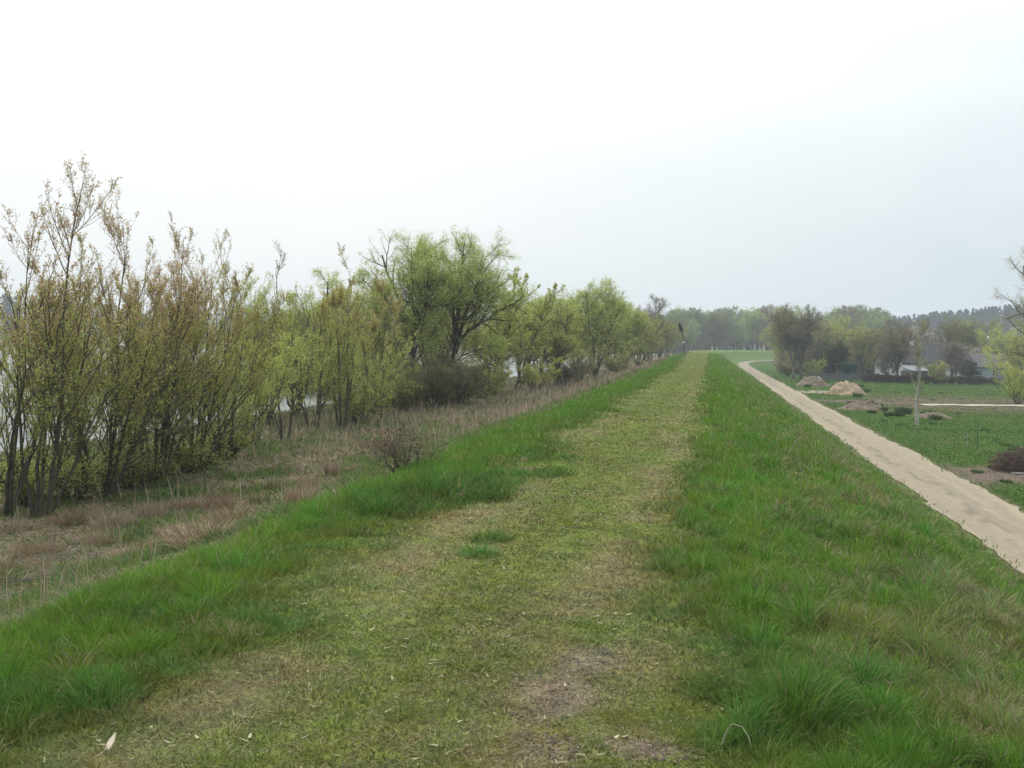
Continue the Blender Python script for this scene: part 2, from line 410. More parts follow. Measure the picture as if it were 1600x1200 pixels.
# tussocks: nearest centre of a jittered lattice gives every blade its tuft
def tuftmap(x, y, cs, sd_):
    ix = np.floor(x / cs); iy = np.floor(y / cs); bd = np.full(len(x), 9.); bx = np.zeros(len(x)); by = np.zeros(len(x)); bk = np.zeros(len(x))
    for ax in (-1, 0, 1):
        for ay in (-1, 0, 1):
            cx = (ix + ax + .1 + .8 * _h(ix + ax, iy + ay, sd_)) * cs; cy = (iy + ay + .1 + .8 * _h(ix + ax, iy + ay, sd_ + 5)) * cs
            d = np.hypot(x - cx, y - cy) / cs; m = d < bd
            bd = np.where(m, d, bd); bx = np.where(m, x - cx, bx); by = np.where(m, y - cy, by); bk = np.where(m, _h(ix + ax, iy + ay, sd_ + 9), bk)
    return bd, np.arctan2(by, bx), bk
td, taz, tk = tuftmap(x, y, .22, 3)
tk2 = (tk * 7.31) % 1; tk3 = (tk * 13.7) % 1
pathw = sstep(.45, -.55, u + (n1 - .5) * 1.3) * sstep(-3.3, -1.9, u + (n1 - .5) * 1.6)
dryw = sstep(-3.9, -4.5, u + (n1 - .5) * .7)
undw = sstep(-17.5, -19.5, u + (n1 - .5) * 3)
fieldw = sstep(10.2, 10.9, u)
slope = sstep(.1, 1.4, u) * (1 - fieldw)
h = .11 + .09 * n4
h = h * (1 - pathw) + pathw * (.018 + .035 * n3)
h = np.where(slope > .02, h * (1 - slope) + slope * (.05 + .26 * n4 ** 1.6), h)
greenpatch = sstep(.42, .58, n1 * .7 + n2 * .3) * sstep(80, 30, y)
tall = (.07 + .22 * n4) + (.10 + .12 * n4) * sstep(22, 45, y)
h = h * (1 - dryw) + dryw * np.where(greenpatch > .5, .14 + .1 * n4, tall)
h = h * (1 - undw) + undw * .3
h = h * (1 - fieldw) + fieldw * (.04 + .05 * n4)
# the lush tufts
for (px, py, rr, hh) in ((640, 790, .9, .30), (735, 775, .7, .30), (560, 800, .7, .26), (742, 866, .20, .15), (770, 845, .2, .12), (1130, 1085, .2, .20), (1240, 1120, .2, .24), (1310, 1060, .14, .17), (1175, 1150, .12, .17), (1450, 1000, .2, .15), (840, 740, .5, .14), (20, 1130, .4, .14)):
    c = gp(px, py); w = sstep(1.3, .4, np.hypot(x - c[0], (y - c[1])) / rr + (n3 - .5) * 1.1 + (n1 - .5) * .8)
    h = np.maximum(h, hh * w * (.7 + .6 * n4)); tuftc = np.array([.078, .165, .030])
    wc = (w * .8 * (h > hh * .4))[:, None]; base = base * (1 - wc) + tuftc * wc
h = h * rng.uniform(.55, 1.25, n)
tuf = (1 - pathw * .6) * np.where(u < -1.5, .6, 1.0)
h = h * (1 + tuf * ((.45 + .95 * tk2) * (1.25 - .75 * td) - 1))
h = np.where(r > 25, np.maximum(h, .0), h)
wd = np.maximum(.0046, r * np.where(u > 10, .0008, .0011)) * rng.uniform(.6, 1.2, n)
# colours: a mixture of living and dead blades
v = 1 + (rng.uniform(.65, 1.35, n) - 1)[:, None] * np.clip(14 / r, .3, 1)[:, None]
colr = base * v
dead = rd < (.07 + .40 * (tk3 > .92) * (1 - pathw) + .12 * (n3 > .55) + .11 * pathw + .32 * pathw * np.maximum(np.exp(-((u + .55) / .38) ** 2), np.exp(-((u + 2.15) / .36) ** 2)) * sstep(.36, .58, n3 * .6 + n1 * .4) + .07 * slope + .22 * slope * sstep(.42, .62, n1 * .5 + n3 * .5) + .55 * dryw * (1 - greenpatch) + .03 * fieldw)
dc = np.array([.27, .235, .13]) * rng.uniform(.55, 1.3, n)[:, None]
dc2 = np.array([.31, .245, .165]) * rng.uniform(.55, 1.25, n)[:, None]
dcol = np.where((dryw > .5)[:, None], dc2, dc)
colr = np.where(dead[:, None], dcol, colr)
livei = (dryw > .5) & (~dead) & (rd > .66)
colr = np.where(livei[:, None], np.array([.09, .125, .04]) * v, colr)
colr = colr * (1 + (np.stack([.84 + .34 * tk3, .80 + .34 * tk2, .8 + .4 * (1 - tk3)], -1) - 1) * (~dead)[:, None])
yel = (~dead) & (dryw < .5) & (rng.random(n) < .18)
yel &= ~(fieldw > .5)
colr = np.where(yel[:, None], colr * np.array([1.3, 1.12, .9]), colr)
lean = np.abs(rng.normal(.22, .18, n)) + td * .6 + dead * .30 + dryw * (1 - greenpatch) * (.2 + .45 * sstep(35, 18, y))
lean = np.where((pathw > .5) & dead, rng.uniform(1.1, 1.5, n), lean)
h = np.where((pathw > .5) & dead, rng.uniform(.02, .08, n), h)
lean = np.where((pathw > .5) & ~dead, lean + rng.uniform(.1, .9, n), lean)
az = rng.uniform(0, 2 * np.pi, n); az = np.where(rng.random(n) < .7, taz + rng.normal(0, .6, n), az)
curl = rng.uniform(0, .9, n)
lean = np.minimum(lean, 1.5); lean = np.where(fieldw > .5, lean * .5, lean); curl = np.where(fieldw > .5, curl * .4, curl)
# bare earth keeps few blades
bare = np.zeros(n)
for (sx, sy, rx, ry) in SPOTS: bare = np.maximum(bare, sstep(1.25, .6, np.hypot((x - sx) / rx, (y - sy) / ry) + (n3 - .5) * 1.3))
keep = rng.random(n) > bare * .62

P = np.stack([x, y, z - .004], -1)
isdry = (dryw > .5)
for sel, nm in ((keep & ~isdry & ~(fieldw > .5), 'grass'), (keep & isdry, 'dry_grass'), (keep & (fieldw > .5), 'field_grass')):
    o = blades(P[sel], h[sel], wd[sel], az[sel], lean[sel], curl[sel], colr[sel], nm)
    tag(o, {'grass': 'green grass and trodden turf covering the dike top and banks', 'dry_grass': 'dry pinkish brown grass on the river side below the dike', 'field_grass': 'short green grass of the field beyond the sandy road'}[nm], 'grass', kind='stuff')
# tall seed stalks of last year's grass in front of the river trees
ns = 60000
x, y, r = scatter(ns, 9, 260, 34); u = dike_u(x, y)
ok = (u < -5.4) & (u > -18.5) & (rng.random(ns) < (.06 + .94 * sstep(22, 50, y))); x, y, r, u = x[ok], y[ok], r[ok], u[ok]; n = len(x)
cl = fbm(x * .5, y * .5, 66)
ok = rng.random(n) < sstep(.3, .6, cl); x, y, r, u, cl = x[ok], y[ok], r[ok], u[ok], cl[ok]; n = len(x)
P = np.stack([x, y, terr(x, y)], -1)
o = blades(P, (.34 + .42 * cl) * rng.uniform(.6, 1.2, n), np.maximum(.006, r * .0010), rng.uniform(0, 6.28, n), np.abs(rng.normal(.15, .15, n)), rng.uniform(0, .5, n), np.array([.31, .24, .17]) * rng.uniform(.6, 1.35, n)[:, None], 'seed_stalks')
tag(o, 'dead seed stalks standing in the dry brown strip beside the river trees', 'dry stalks', kind='stuff')
# crumbs of earth and small stones on the bare spots
cv = []; cc_ = []; cf = []
rs_ = np.random.default_rng(77)
for k_ in (0, 1, 2, 5):
    sx, sy, rx, ry = SPOTS[k_]; m_ = 420
    for _ in range(m_):
        a = rs_.uniform(0, 6.283); q = math.sqrt(rs_.random()) * 1.25; X = sx + math.cos(a) * q * rx; Y = sy + math.sin(a) * q * ry; sz = rs_.uniform(.002, .008) if rs_.random() < .93 else rs_.uniform(.008, .014)
        Z = float(terr(X, Y)) + sz * .3; b0_ = len(cv); r_ = [rs_.uniform(.7, 1.3) * sz for _ in range(5)]; w_ = rs_.uniform(0, 6.28)
        for t_i in range(4): cv.append((X + math.cos(w_ + t_i * 1.57) * r_[t_i], Y + math.sin(w_ + t_i * 1.57) * r_[t_i], Z))
        cv.append((X, Y, Z + r_[4] * .8)); cv.append((X, Y, Z - sz))
        for t_i in range(4): cf += [b0_ + t_i, b0_ + (t_i + 1) % 4, b0_ + 4]
        c_ = np.array([.16, .125, .09]) * rs_.uniform(.5, 1.5); cc_ += [c_] * 6
tag(obj('soil_crumbs', np_mesh('soil_crumbs', cv, cf, np.arange(len(cf) // 3) * 3, [M_ground], colors=np.array(cc_))), 'crumbs of earth and small stones on the bare spots of the path', 'soil', kind='stuff')
# chips, dry leaves and straw on the trodden path
nl = 1700
x, y, r = scatter(nl, 3.2, 26, 30); u = dike_u(x, y); ok = (u > -3.2) & (u < .6); x, y, r = x[ok], y[ok], r[ok]; n = len(x)
P = np.stack([x, y, terr(x, y) + .012], -1)
o = blades(P, rng.uniform(.015, .05, n), rng.uniform(.004, .016, n), rng.uniform(0, 6.28, n), np.full(n, 1.35), np.zeros(n), np.array([.46, .40, .27]) * rng.uniform(.5, 1.2, n)[:, None], 'straw_litter')
tag(o, 'pale straw bits and dry leaf chips scattered on the trodden path', 'litter', kind='stuff')

# ------------------------------------------------------------------ trees
def unit(v): return v / np.maximum(np.linalg.norm(v, axis=-1, keepdims=True), 1e-9)
def interp_poly(P, t):
    """P (N,K,3), t (N,) in 0..1 -> point and tangent"""
    K = P.shape[1]; s = np.clip(t, 0, .9999) * (K - 1); i = s.astype(int); f = (s - i)[:, None]; a = np.arange(len(P))
    p = P[a, i] * (1 - f) + P[a, i + 1] * f
    return p, unit(P[a, i + 1] - P[a, i])
def interp_r(R, t):
    K = R.shape[1]; s = np.clip(t, 0, .9999) * (K - 1); i = s.astype(int); f = s - i; a = np.arange(len(R)); return R[a, i] * (1 - f) + R[a, i + 1] * f
def grow(rg, P, R, nc, t0, t1, ang, asd, lr, K, trop, wig, rmax, rmin, env=None, taper=.35, tpow=1.0, lmin=0.0):
    Lp = np.linalg.norm(np.diff(P, axis=1), axis=2).sum(1)
    idx = np.repeat(np.arange(len(P)), nc); n = len(idx)
    t = t0 + (t1 - t0) * rg.random(n) ** tpow
    p, T = interp_poly(P[idx], t); r0 = np.minimum(interp_r(R[idx], t) * .72, rmax)
    a = unit(np.cross(T, rg.normal(size=(n, 3)))); phi = np.abs(rg.normal(ang, asd, n))
    d = unit(T * np.cos(phi)[:, None] + a * np.sin(phi)[:, None])
    Ln = np.maximum(Lp[idx] * lr * (1.15 - .75 * t) * rg.uniform(.55, 1.25, n), lmin)
    Q = np.empty((n, K, 3)); Q[:, 0] = p
    for k in range(1, K):
        d = unit(d + np.array([0, 0, 1.]) * trop / (K - 1) + rg.normal(size=(n, 3)) * wig)
        Q[:, k] = Q[:, k - 1] + d * (Ln / (K - 1))[:, None]
    if env is not None:
        c, rad = env; e = np.linalg.norm((Q[:, -1] - c) / rad, axis=1)
        f = np.where(e > 1, np.clip(1.0 / e ** 1.6, .3, 1), 1)
        Q = Q[:, :1] + (Q - Q[:, :1]) * f[:, None, None]
    RR = np.maximum(r0, rmin)[:, None] * np.linspace(1, taper, K)[None]; RR = np.maximum(RR, rmin * .6)
    return Q, RR
def tubes(Ps, Rs, sides):
    Vs = []; Ls = []; off = 0
    for P, R, sd_ in zip(Ps, Rs, sides):
        n, K, _ = P.shape
        T = np.empty_like(P); T[:, 1:-1] = P[:, 2:] - P[:, :-2]; T[:, 0] = P[:, 1] - P[:, 0]; T[:, -1] = P[:, -1] - P[:, -2]; T = unit(T)
        A = unit(np.cross(T, np.array([.31, .87, .38]))); B = np.cross(T, A)
        w = np.arange(sd_) * 2 * np.pi / sd_
        V = P[:, :, None] + R[:, :, None, None] * (A[:, :, None] * np.cos(w)[None, None, :, None] + B[:, :, None] * np.sin(w)[None, None, :, None])
        k = (np.arange(n)[:, None, None] * K + np.arange(K - 1)[None, :, None]) * sd_; j = np.arange(sd_)[None, None]; j2 = (j + 1) % sd_
        F = np.stack([k + j, k + j2, k + sd_ + j2, k + sd_ + j], -1).reshape(-1) + off
        Vs.append(V.reshape(-1, 3)); Ls.append(F); off += n * K * sd_
    return np.concatenate(Vs), np.concatenate(Ls)
def leafset(rg, P, n, size, cols, spread=.03, aspect=.5, tr=(.05, 1)):
    idx = rg.integers(0, len(P), n); p, T = interp_poly(P[idx], tr[0] + (tr[1] - tr[0]) * rg.random(n))
    p = p + rg.normal(size=(n, 3)) * spread
    d = unit(T * .5 + rg.normal(size=(n, 3)) * .8); s = unit(np.cross(d, rg.normal(size=(n, 3))))
    l = (size * rg.uniform(.6, 1.4, n))[:, None]
    V = np.stack([p, p + d * l * .5 + s * l * aspect * .5, p + d * l, p + d * l * .5 - s * l * aspect * .5], 1)
    ci = rg.random(n); cols = np.asarray(cols, float); k = np.minimum((ci * len(cols)).astype(int), len(cols) - 1)
    return V.reshape(-1, 3), np.repeat(cols[k] * rg.uniform(.7, 1.3, n)[:, None], 4, 0)
def stems_to(P, K=9, jit=.0, rg=None):
    out = []
    for st in P:
        st = np.array(st, float); L = np.r_[0, np.cumsum(np.linalg.norm(np.diff(st, axis=0), axis=1))]; s = np.linspace(0, L[-1], K)
        q = np.stack([np.interp(s, L, st[:, i]) for i in range(3)], -1)
        if jit: q[1:] += rg.normal(size=(K - 1, 3)) * jit * np.linspace(.3, 1, K - 1)[:, None]
        out.append(q)
    return np.array(out)
def build_tree(name, seed, stems, r0, levels, leaf, env=None, bark=M_bark, twig=M_twig, jit=.05, rtip=.25, split=1, zsplit=None):
    """stems: list of polylines in metres; levels: grow() settings; leaf: (count, size, colours, spread, aspect)"""
    rg = np.random.default_rng(seed)
    P = stems_to(stems, 9, jit, rg); rr = np.array(r0 if np.ndim(r0) else [r0] * len(P), float)
    R = rr[:, None] * np.linspace(1, rtip, 9)[None] ** 1.0; R[:, 0] *= 1.25
    allP = [P]; allR = [R]
    for lv in levels:
        src = lv.pop('src', None) if isinstance(lv, dict) else None
        pp = allP[-1] if src is None else allP[src]; pr = allR[-1] if src is None else allR[src]
        q, qr = grow(rg, pp, pr, env=env if lv.get('useenv', 1) else None, **{k: v for k, v in lv.items() if k != 'useenv'})
        allP.append(q); allR.append(qr)
    nb = split + 1
    V, L = tubes(allP[:nb], allR[:nb], [7, 5, 4][:nb])
    root = empty(name, (0, 0, 0))
    tr = obj('trunk', np_mesh('trunk', V, L, np.arange(len(L) // 4) * 4, [bark], smooth=True), root)
    V, L = tubes(allP[nb:], allR[nb:], [3] * len(allP[nb:])); nq = len(L) // 4; mi = np.zeros(nq, int); C = np.full((len(V), 3), .1)
    if leaf:
        for (cnt, size, cols, spread, aspect, lev) in leaf:
            LV, LC = leafset(rg, allP[lev], cnt, size, cols, spread, aspect)
            if zsplit:
                zl = LV.reshape(-1, 4, 3)[:, 0, 2]; up = rg.random(cnt) < 1 / (1 + np.exp(-(zl - zsplit[0]) * 1.6))
                ch = np.array(zsplit[1])[rg.integers(0, len(zsplit[1]), cnt)]; cl_ = np.array(zsplit[2])[rg.integers(0, len(zsplit[2]), cnt)]
                LC = np.repeat(np.where(up[:, None], ch, cl_) * rg.uniform(.7, 1.3, cnt)[:, None], 4, 0)
            k = len(V) + np.arange(cnt * 4); V = np.concatenate([V, LV]); L = np.concatenate([L, k]); C = np.concatenate([C, LC]); mi = np.concatenate([mi, np.ones(cnt, int)])
    obj('crown', np_mesh('crown', V, L, np.arange(len(L) // 4) * 4, [twig, M_leaf], midx=mi, colors=C), root)
    return root
def put(root, P, label, cat='tree', group=None, rz=0, s=1.0, sz=None):
    root.location = (float(P[0]), float(P[1]), float(P[2]) - .08); root.rotation_euler = (0, 0, rz); root.scale = (s, s, sz or s)
    return tag(root, label, cat, group)

OLIVE = [(.40, .43, .10), (.47, .48, .13), (.34, .38, .09)]
CATK = [(.50, .31, .19), (.56, .37, .24), (.45, .33, .17), (.40, .38, .13)]
YELG = [(.48, .56, .15), (.54, .60, .19), (.41, .48, .13)]
BUDS = [(.30, .25, .15), (.26, .24, .13)]

def shrub(seed, H, spread, ns, n2, n3, nl, cols_hi, cols_lo, lean=0.0, r=.055, lsz=.035, spire=None):
    """multi-stemmed upright willow / poplar shrub"""
    rg = random.Random(seed); st = []; rs = []
    for i in range(ns):
        a = 6.283 * i / ns + rg.uniform(-.5, .5); q = rg.uniform(.35, 1.2) * spread; hh = H * rg.uniform(.66, .97) * (1 - .12 * (q / spread))
        if i == 0: q *= .15; hh = H
        bx = math.cos(a) * .16; by = math.sin(a) * .16
        st.append([(bx, by, 0), (bx + math.cos(a) * q * .30 + lean * .2, by + math.sin(a) * q * .30, hh * .28), (math.cos(a) * q * .75 + lean * .6, math.sin(a) * q * .75, hh * .62), (math.cos(a) * q + lean, math.sin(a) * q, hh)])
        rs.append(r * rg.uniform(.55, 1.1))
    lv = [dict(nc=n2, t0=.14, t1=.97, ang=.62, asd=.15, lr=.40, K=7, trop=.75, wig=.05, rmax=.016, rmin=.006, tpow=.9),
          dict(nc=n3, t0=.12, t1=.98, ang=.55, asd=.18, lr=.48, K=4, trop=.5, wig=.06, rmax=.007, rmin=.0035),
          dict(nc=3, t0=.1, t1=.95, ang=.55, asd=.18, lr=.5, K=3, trop=.4, wig=.06, rmax=.004, rmin=.0025, lmin=.15)]
    n0 = nl // 3
    return build_tree('willow_shrub', seed, st, rs, lv, [(n0 // 3, lsz, cols_hi, .015, .55, 1), (n0, lsz, cols_hi, .012, .55, 2), (nl - n0, lsz, cols_lo, .018, .6, 3)], rtip=.10, jit=.05, zsplit=(H * .62, cols_hi, cols_lo))

# --- near group on the left, by the water
near = [
    # base px, base py, top py, spread, stems, colours, leaves, label, lean
    (8, 803, 335, 1.8, 6, 'c', 9000, 'leaning many stemmed willow at the far left photo edge, sparse brown catkins', .5),
    (66, 806, 248, 1.5, 6, 'c', 17000, 'tallest slender willow of the near left clump with one spire above the rest', .75),
    (160, 778, 322, 2.3, 11, 'c', 32000, 'thick based willow clump with several dark trunks from one foot behind the dry grass', .3),
    (243, 752, 348, 2.0, 10, 'c', 31000, 'reddish brown budding willow with a dark upright trunk right of the thick clump', .5),
    (300, 738, 385, 1.9, 9, 'm', 30000, 'dense olive and brown willow in the middle of the left thicket', .2),
    (350, 718, 438, 1.9, 8, 'g', 30000, 'yellow green leafy willow at the right end of the near thicket', .3),
]
for i, (px, py, ty, sp, ns_, cm, nl, lab, ln) in enumerate(near):
    P = gp(px, py); H = top_h(P, ty) * .94; D = depth(P)
    hi = {'c': CATK, 'm': CATK + OLIVE, 'g': OLIVE + YELG}[cm]; lo = {'c': OLIVE + YELG[2:], 'm': OLIVE + YELG[2:], 'g': YELG + OLIVE}[cm]
    t_ = shrub(100 + i, H, sp, ns_, 16 if i else 12, 9 if i else 6, nl, hi, lo, lean=ln, r=.05, lsz=.042)
    put(t_, P, lab, 'tree', 'willows of the near left thicket', rz=0)
# second row behind them
back = [(110, 752, 372, 1.9, 'm', 'olive willow standing behind the tall spire willow'),
        (210, 735, 395, 2.0, 'm', 'bushy olive willow behind the dark trunks of the left thicket'),
        (388, 700, 448, 1.5, 'g', 'low yellow green willow bush filling the gap after the near thicket')]
for i, (px, py, ty, sp, cm, lab) in enumerate(back):
    P = gp(px, py); P[2] = terr(P[0], P[1]); H = top_h(P, ty)
    hi = {'c': CATK, 'm': CATK + OLIVE, 'g': OLIVE + YELG}[cm]; lo = OLIVE if cm != 'g' else YELG
    t_ = shrub(140 + i, H, sp, 5, 12, 7, 11000, hi, lo, lean=.2, r=.045, lsz=.044); put(t_, P, lab, 'tree', 'willows of the near left thicket')
# thin pole like saplings and the stems between thicket and big willow
P = gp(402, 692); H = top_h(P, 392)
t_ = build_tree('thin_sapling', 160, [[(0, 0, 0), (.25, 0, H * .35), (.55, .1, H * .7), (.75, 0, H)], [(.1, 0, 0), (-.2, .2, H * .4), (-.25, .2, H * .75)]], [.045, .03],
    [dict(nc=34, t0=.12, t1=.99, ang=.6, asd=.2, lr=.17, K=5, trop=.5, wig=.08, rmax=.013, rmin=.008), dict(nc=8, t0=.1, t1=.95, ang=.6, asd=.2, lr=.45, K=3, trop=.4, wig=.1, rmax=.006, rmin=.005)],
    [(1800, .04, BUDS + OLIVE, .02, .5, 2)], rtip=.12)
put(t_, P, 'thin nearly bare sapling whose bare tip stands alone against the sky', 'tree')
mids = [(445, 688, 470, 1.3, 4, 'g', 5000, 'bare tangled shrub with thin stems in front of the water gap'),
        (490, 672, 425, 1.9, 5, 'g', 11000, 'reddish yellow slim willow left of the big round willow'),
        (535, 668, 418, 1.7, 6, 'm', 22000, 'slim willow with upright rust coloured twigs against the big round willow'),
        (590, 655, 455, 1.7, 5, 'm', 16000, 'yellow brown bush at the left foot of the big round willow')]
for i, (px, py, ty, sp, ns_, cm, nl, lab) in enumerate(mids):
    P = gp(px, py); H = top_h(P, ty)
    t_ = shrub(170 + i, H, sp, ns_, 12, 9, nl, (OLIVE + CATK) if cm == 'm' else OLIVE, YELG + OLIVE, lean=.1, r=.05, lsz=.055); put(t_, P, lab, 'tree', 'slim willows between thicket and big willow')

# --- the big round willows
def willow(seed, stems, r0, H, env, nl, lsz, cols=YELG, n1=16, n2=11, n3=6, bark=M_bark, twig=M_twigy, name='round_willow', trop3=-.15, ang1=.75):
    lv = [dict(nc=n1, t0=.22, t1=.98, ang=ang1 + .1, asd=.25, lr=.52, K=7, trop=.25, wig=.15, rmax=.06, rmin=.016, taper=.3),
          dict(nc=n2, t0=.15, t1=.99, ang=.8, asd=.3, lr=.62, K=5, trop=.2, wig=.16, rmax=.016, rmin=.007),
          dict(nc=n3, t0=.15, t1=1.0, ang=.85, asd=.3, lr=.62, K=4, trop=trop3, wig=.14, rmax=.007, rmin=.0045, lmin=.035 * H)]
    return build_tree(name, seed, stems, r0, lv, [(int(nl * 1.15), lsz * .85, cols, .09, .5, 3), (nl // 6, lsz * .85, cols, .08, .5, 2)], env=env, bark=bark, twig=twig, jit=.08, rtip=.3)
def dome(H, c, rad, n, seed, z0=.3):
    rg_ = random.Random(seed); out_ = []
    for i in range(n):
        a = 6.283 * i / n + rg_.uniform(-.3, .3); el = rg_.uniform(.15, 1.35); e_ = (c[0] + rad[0] * .88 * math.cos(a) * math.cos(el), rad[1] * .88 * math.sin(a) * math.cos(el), c[2] + rad[2] * .88 * math.sin(el))
        zz0 = H * rg_.uniform(z0, z0 + .15); out_.append([(0, 0, zz0), (e_[0] * .3, e_[1] * .35, zz0 + (e_[2] - zz0) * .45), (e_[0] * .72, e_[1] * .75, zz0 + (e_[2] - zz0) * .8), e_])
    return out_
P = gp(642, 636); H = top_h(P, 358); 
t_ = willow(201, [[(0, 0, 0), (.1, 0, H * .3), (-.1, 0, H * .45), (-1.2, .2, H * .68), (-2.0, .4, H * .86)], [(-.05, 0, H * .35), (.1, 0, H * .47), (1.1, -.3, H * .64), (1.3, -.4, H * .88)], [(0, 0, H * .3), (.1, .6, H * .55), (.0, 1.1, H * .86)], [(.05, 0, H * .2), (.6, -.5, H * .3), (1.8, -.8, H * .5)], [(0, 0, H * .22), (-.9, -.4, H * .4), (-2.2, -.3, H * .58)]] + dome(H, (-.1, 0, H * .55), (3.7, 3.2, H * .44), 9, 1),
    [.16, .10, .10, .06, .06] + [.05] * 9, H, (np.array([-.1, 0, H * .58]), np.array([3.9, 3.4, H * .47])), 34000, .085, n1=12, n2=8)
put(t_, P, 'big round willow with a forked trunk and light green leaves, left of the pair', 'tree', 'big round willows')
P = gp(712, 632); H = top_h(P, 366)
t_ = willow(202, [[(0, 0, 0), (-.3, 0, H * .22), (-.1, 0, H * .42), (-.35, .2, H * .6), (.2, .3, H * .9)], [(-.15, 0, H * .38), (.5, 0, H * .50), (1.5, -.2, H * .58), (2.6, -.3, H * .78)], [(-.1, 0, H * .36), (.9, -.2, H * .46), (2.6, -.4, H * .56), (4.0, -.4, H * .66)], [(-.2, 0, H * .4), (-.1, .7, H * .62), (.9, 1.2, H * .88)], [(-.3, 0, H * .25), (.9, .5, H * .33), (2.6, .9, H * .36)]] + dome(H, (1.0, 0, H * .58), (3.7, 3.2, H * .40), 8, 2),
    [.16, .09, .10, .08, .05] + [.05] * 8, H, (np.array([1.0, 0, H * .60]), np.array([4.0, 3.4, H * .45])), 34000, .085, n1=12, n2=8)
put(t_, P, 'big round willow with dark limbs sweeping right, right of the pair', 'tree', 'big round willows')
P = gp(505, 650); P = at_depth(500, 66); H = top_h(P, 414)
t_ = willow(203, [[(0, 0, 0), (.1, 0, H * .4), (.4, .2, H * .9)], [(0, 0, H * .3), (-1.2, 0, H * .7), (-1.7, 0, H * .8)], [(0, 0, H * .35), (1.2, .2, H * .75)]], [.16, .1, .1], H, (np.array([0, 0, H * .6]), np.array([2.9, 2.6, H * .42])), 24000, .085)
put(t_, P, 'smaller round light green willow left of the big pair, behind rusty stems', 'tree', 'big round willows')

# leaning stems right of the big willows
def leaner(seed, px, py, dx, H, nl, lsz, label, cols=OLIVE + YELG, r=.10):
    P = gp(px, py)
    t_ = build_tree('leaning_willow', seed, [[(0, 0, 0), (dx * .35, 0, H * .4), (dx * .75, 0, H * .78), (dx, 0, H)], [(dx * .1, 0, H * .12), (dx * .1, .5, H * .5), (dx * .5, .7, H * .85)]], [r, r * .6],
        [dict(nc=20, t0=.25, t1=.98, ang=.65, asd=.2, lr=.30, K=6, trop=.4, wig=.12, rmax=.03, rmin=.014), dict(nc=11, t0=.15, t1=.98, ang=.6, asd=.2, lr=.42, K=4, trop=.3, wig=.12, rmax=.012, rmin=.008), dict(nc=4, t0=.1, t1=.98, ang=.6, asd=.2, lr=.45, K=3, trop=.1, wig=.1, rmax=.008, rmin=.006)],
        [(nl, lsz, cols, .04, .5, 3)], rtip=.2, jit=.06)
    return put(t_, P, label, 'tree', 'willows leaning right')
leaner(211, 757, 626, 2.6, top_h(gp(757, 626), 440), 13000, .08, 'willow with two thick dark stems leaning right beside the big round pair')
leaner(212, 804, 610, 2.9, top_h(gp(804, 610), 448), 12000, .09, 'willow with one long thin dark stem leaning right from the dry grass edge', r=.09)
leaner(213, 780, 600, 1.5, top_h(gp(780, 600), 425), 14000, .09, 'twiggy grey green willow standing behind the leaning stems')

# dark undergrowth shrubs
def bush(seed, P, H, R_, nl, lsz, cols, label, cat='bush', group=None, tw=M_twig, n2=12, name='bush', ns=9, n3=7, bark=M_bark, f=1.0):
    rg = random.Random(seed); st = []
    for i in range(ns):
        a = 6.283 * i / ns + rg.uniform(-.3, .3); q = R_ * rg.uniform(.3, 1.0); hh = H * rg.uniform(.65, .95)
        st.append([(math.cos(a) * .15, math.sin(a) * .15, 0), (math.cos(a) * q * .45, math.sin(a) * q * .45, hh * .55), (math.cos(a) * q, math.sin(a) * q, hh)])
    lv = [dict(nc=n2, t0=.1, t1=.98, ang=.75, asd=.25, lr=.45, K=5, trop=.3, wig=.14, rmax=.02 * f, rmin=.008 * f), dict(nc=n3, t0=.1, t1=.98, ang=.7, asd=.25, lr=.5, K=4, trop=.15, wig=.14, rmax=.009 * f, rmin=.006 * f)]
    t_ = build_tree(name, seed, st, [.035 * f] * ns, lv, [(nl, lsz, cols, .06, .6, 2)] if nl else None, twig=tw, jit=.08, rtip=.25, bark=bark)
    return put(t_, P, label, cat, group)
DARKO = [(.19, .20, .075), (.23, .23, .09), (.19, .16, .10)]
for i, (px, py, ty, rr, cols, lab) in enumerate([
        (628, 645, 560, 1.7, DARKO, 'dark leafy bush under the forked round willow'),
        (680, 640, 565, 1.9, DARKO, 'dark purplish bush between the two big round willows'),
        (722, 632, 560, 1.8, DARKO, 'dark tangled bush at the foot of the right big willow'),
        (560, 662, 590, 1.6, OLIVE + DARKO, 'low olive bush beside the rusty slim willow'),
        (770, 618, 575, 1.7, OLIVE + DARKO, 'green low bush under the leaning willow stems'),
        (600, 650, 575, 1.8, DARKO + OLIVE, 'dark olive bush left of the bush under the forked willow'),
        (655, 638, 572, 1.8, DARKO, 'dense dark bush right before the forked willow trunk'),
        (700, 636, 578, 1.7, [(.14, .10, .09), (.11, .08, .07)], 'purplish brown twiggy bush before the trunk of the right big willow'),
        (745, 626, 572, 1.8, DARKO + OLIVE, 'dark bush right of the right big willow trunk'),
        (40, 790, 700, 1.2, YELG + OLIVE, 'low yellow green bush between the leftmost trunks'),
        (115, 782, 690, 1.2, YELG + OLIVE, 'low yellow green bush between spire willow and thick clump'),
        (205, 762, 690, 1.3, OLIVE + DARKO, 'low dark bush right of the thick trunk clump'),
        (290, 742, 670, 1.3, OLIVE, 'low olive bush behind the dry grass under the thicket'),
        (350, 716, 650, 1.3, OLIVE, 'low green bush at the thicket right foot')]):
    P = gp(px, py); bush(300 + i, P, top_h(P, ty - 8 if px > 540 else ty + 12), rr * (1.2 if px > 540 else .9), 15000 if px > 540 else 5000, .062 if px > 400 else .04, cols, lab, group='low bushes under the river trees')

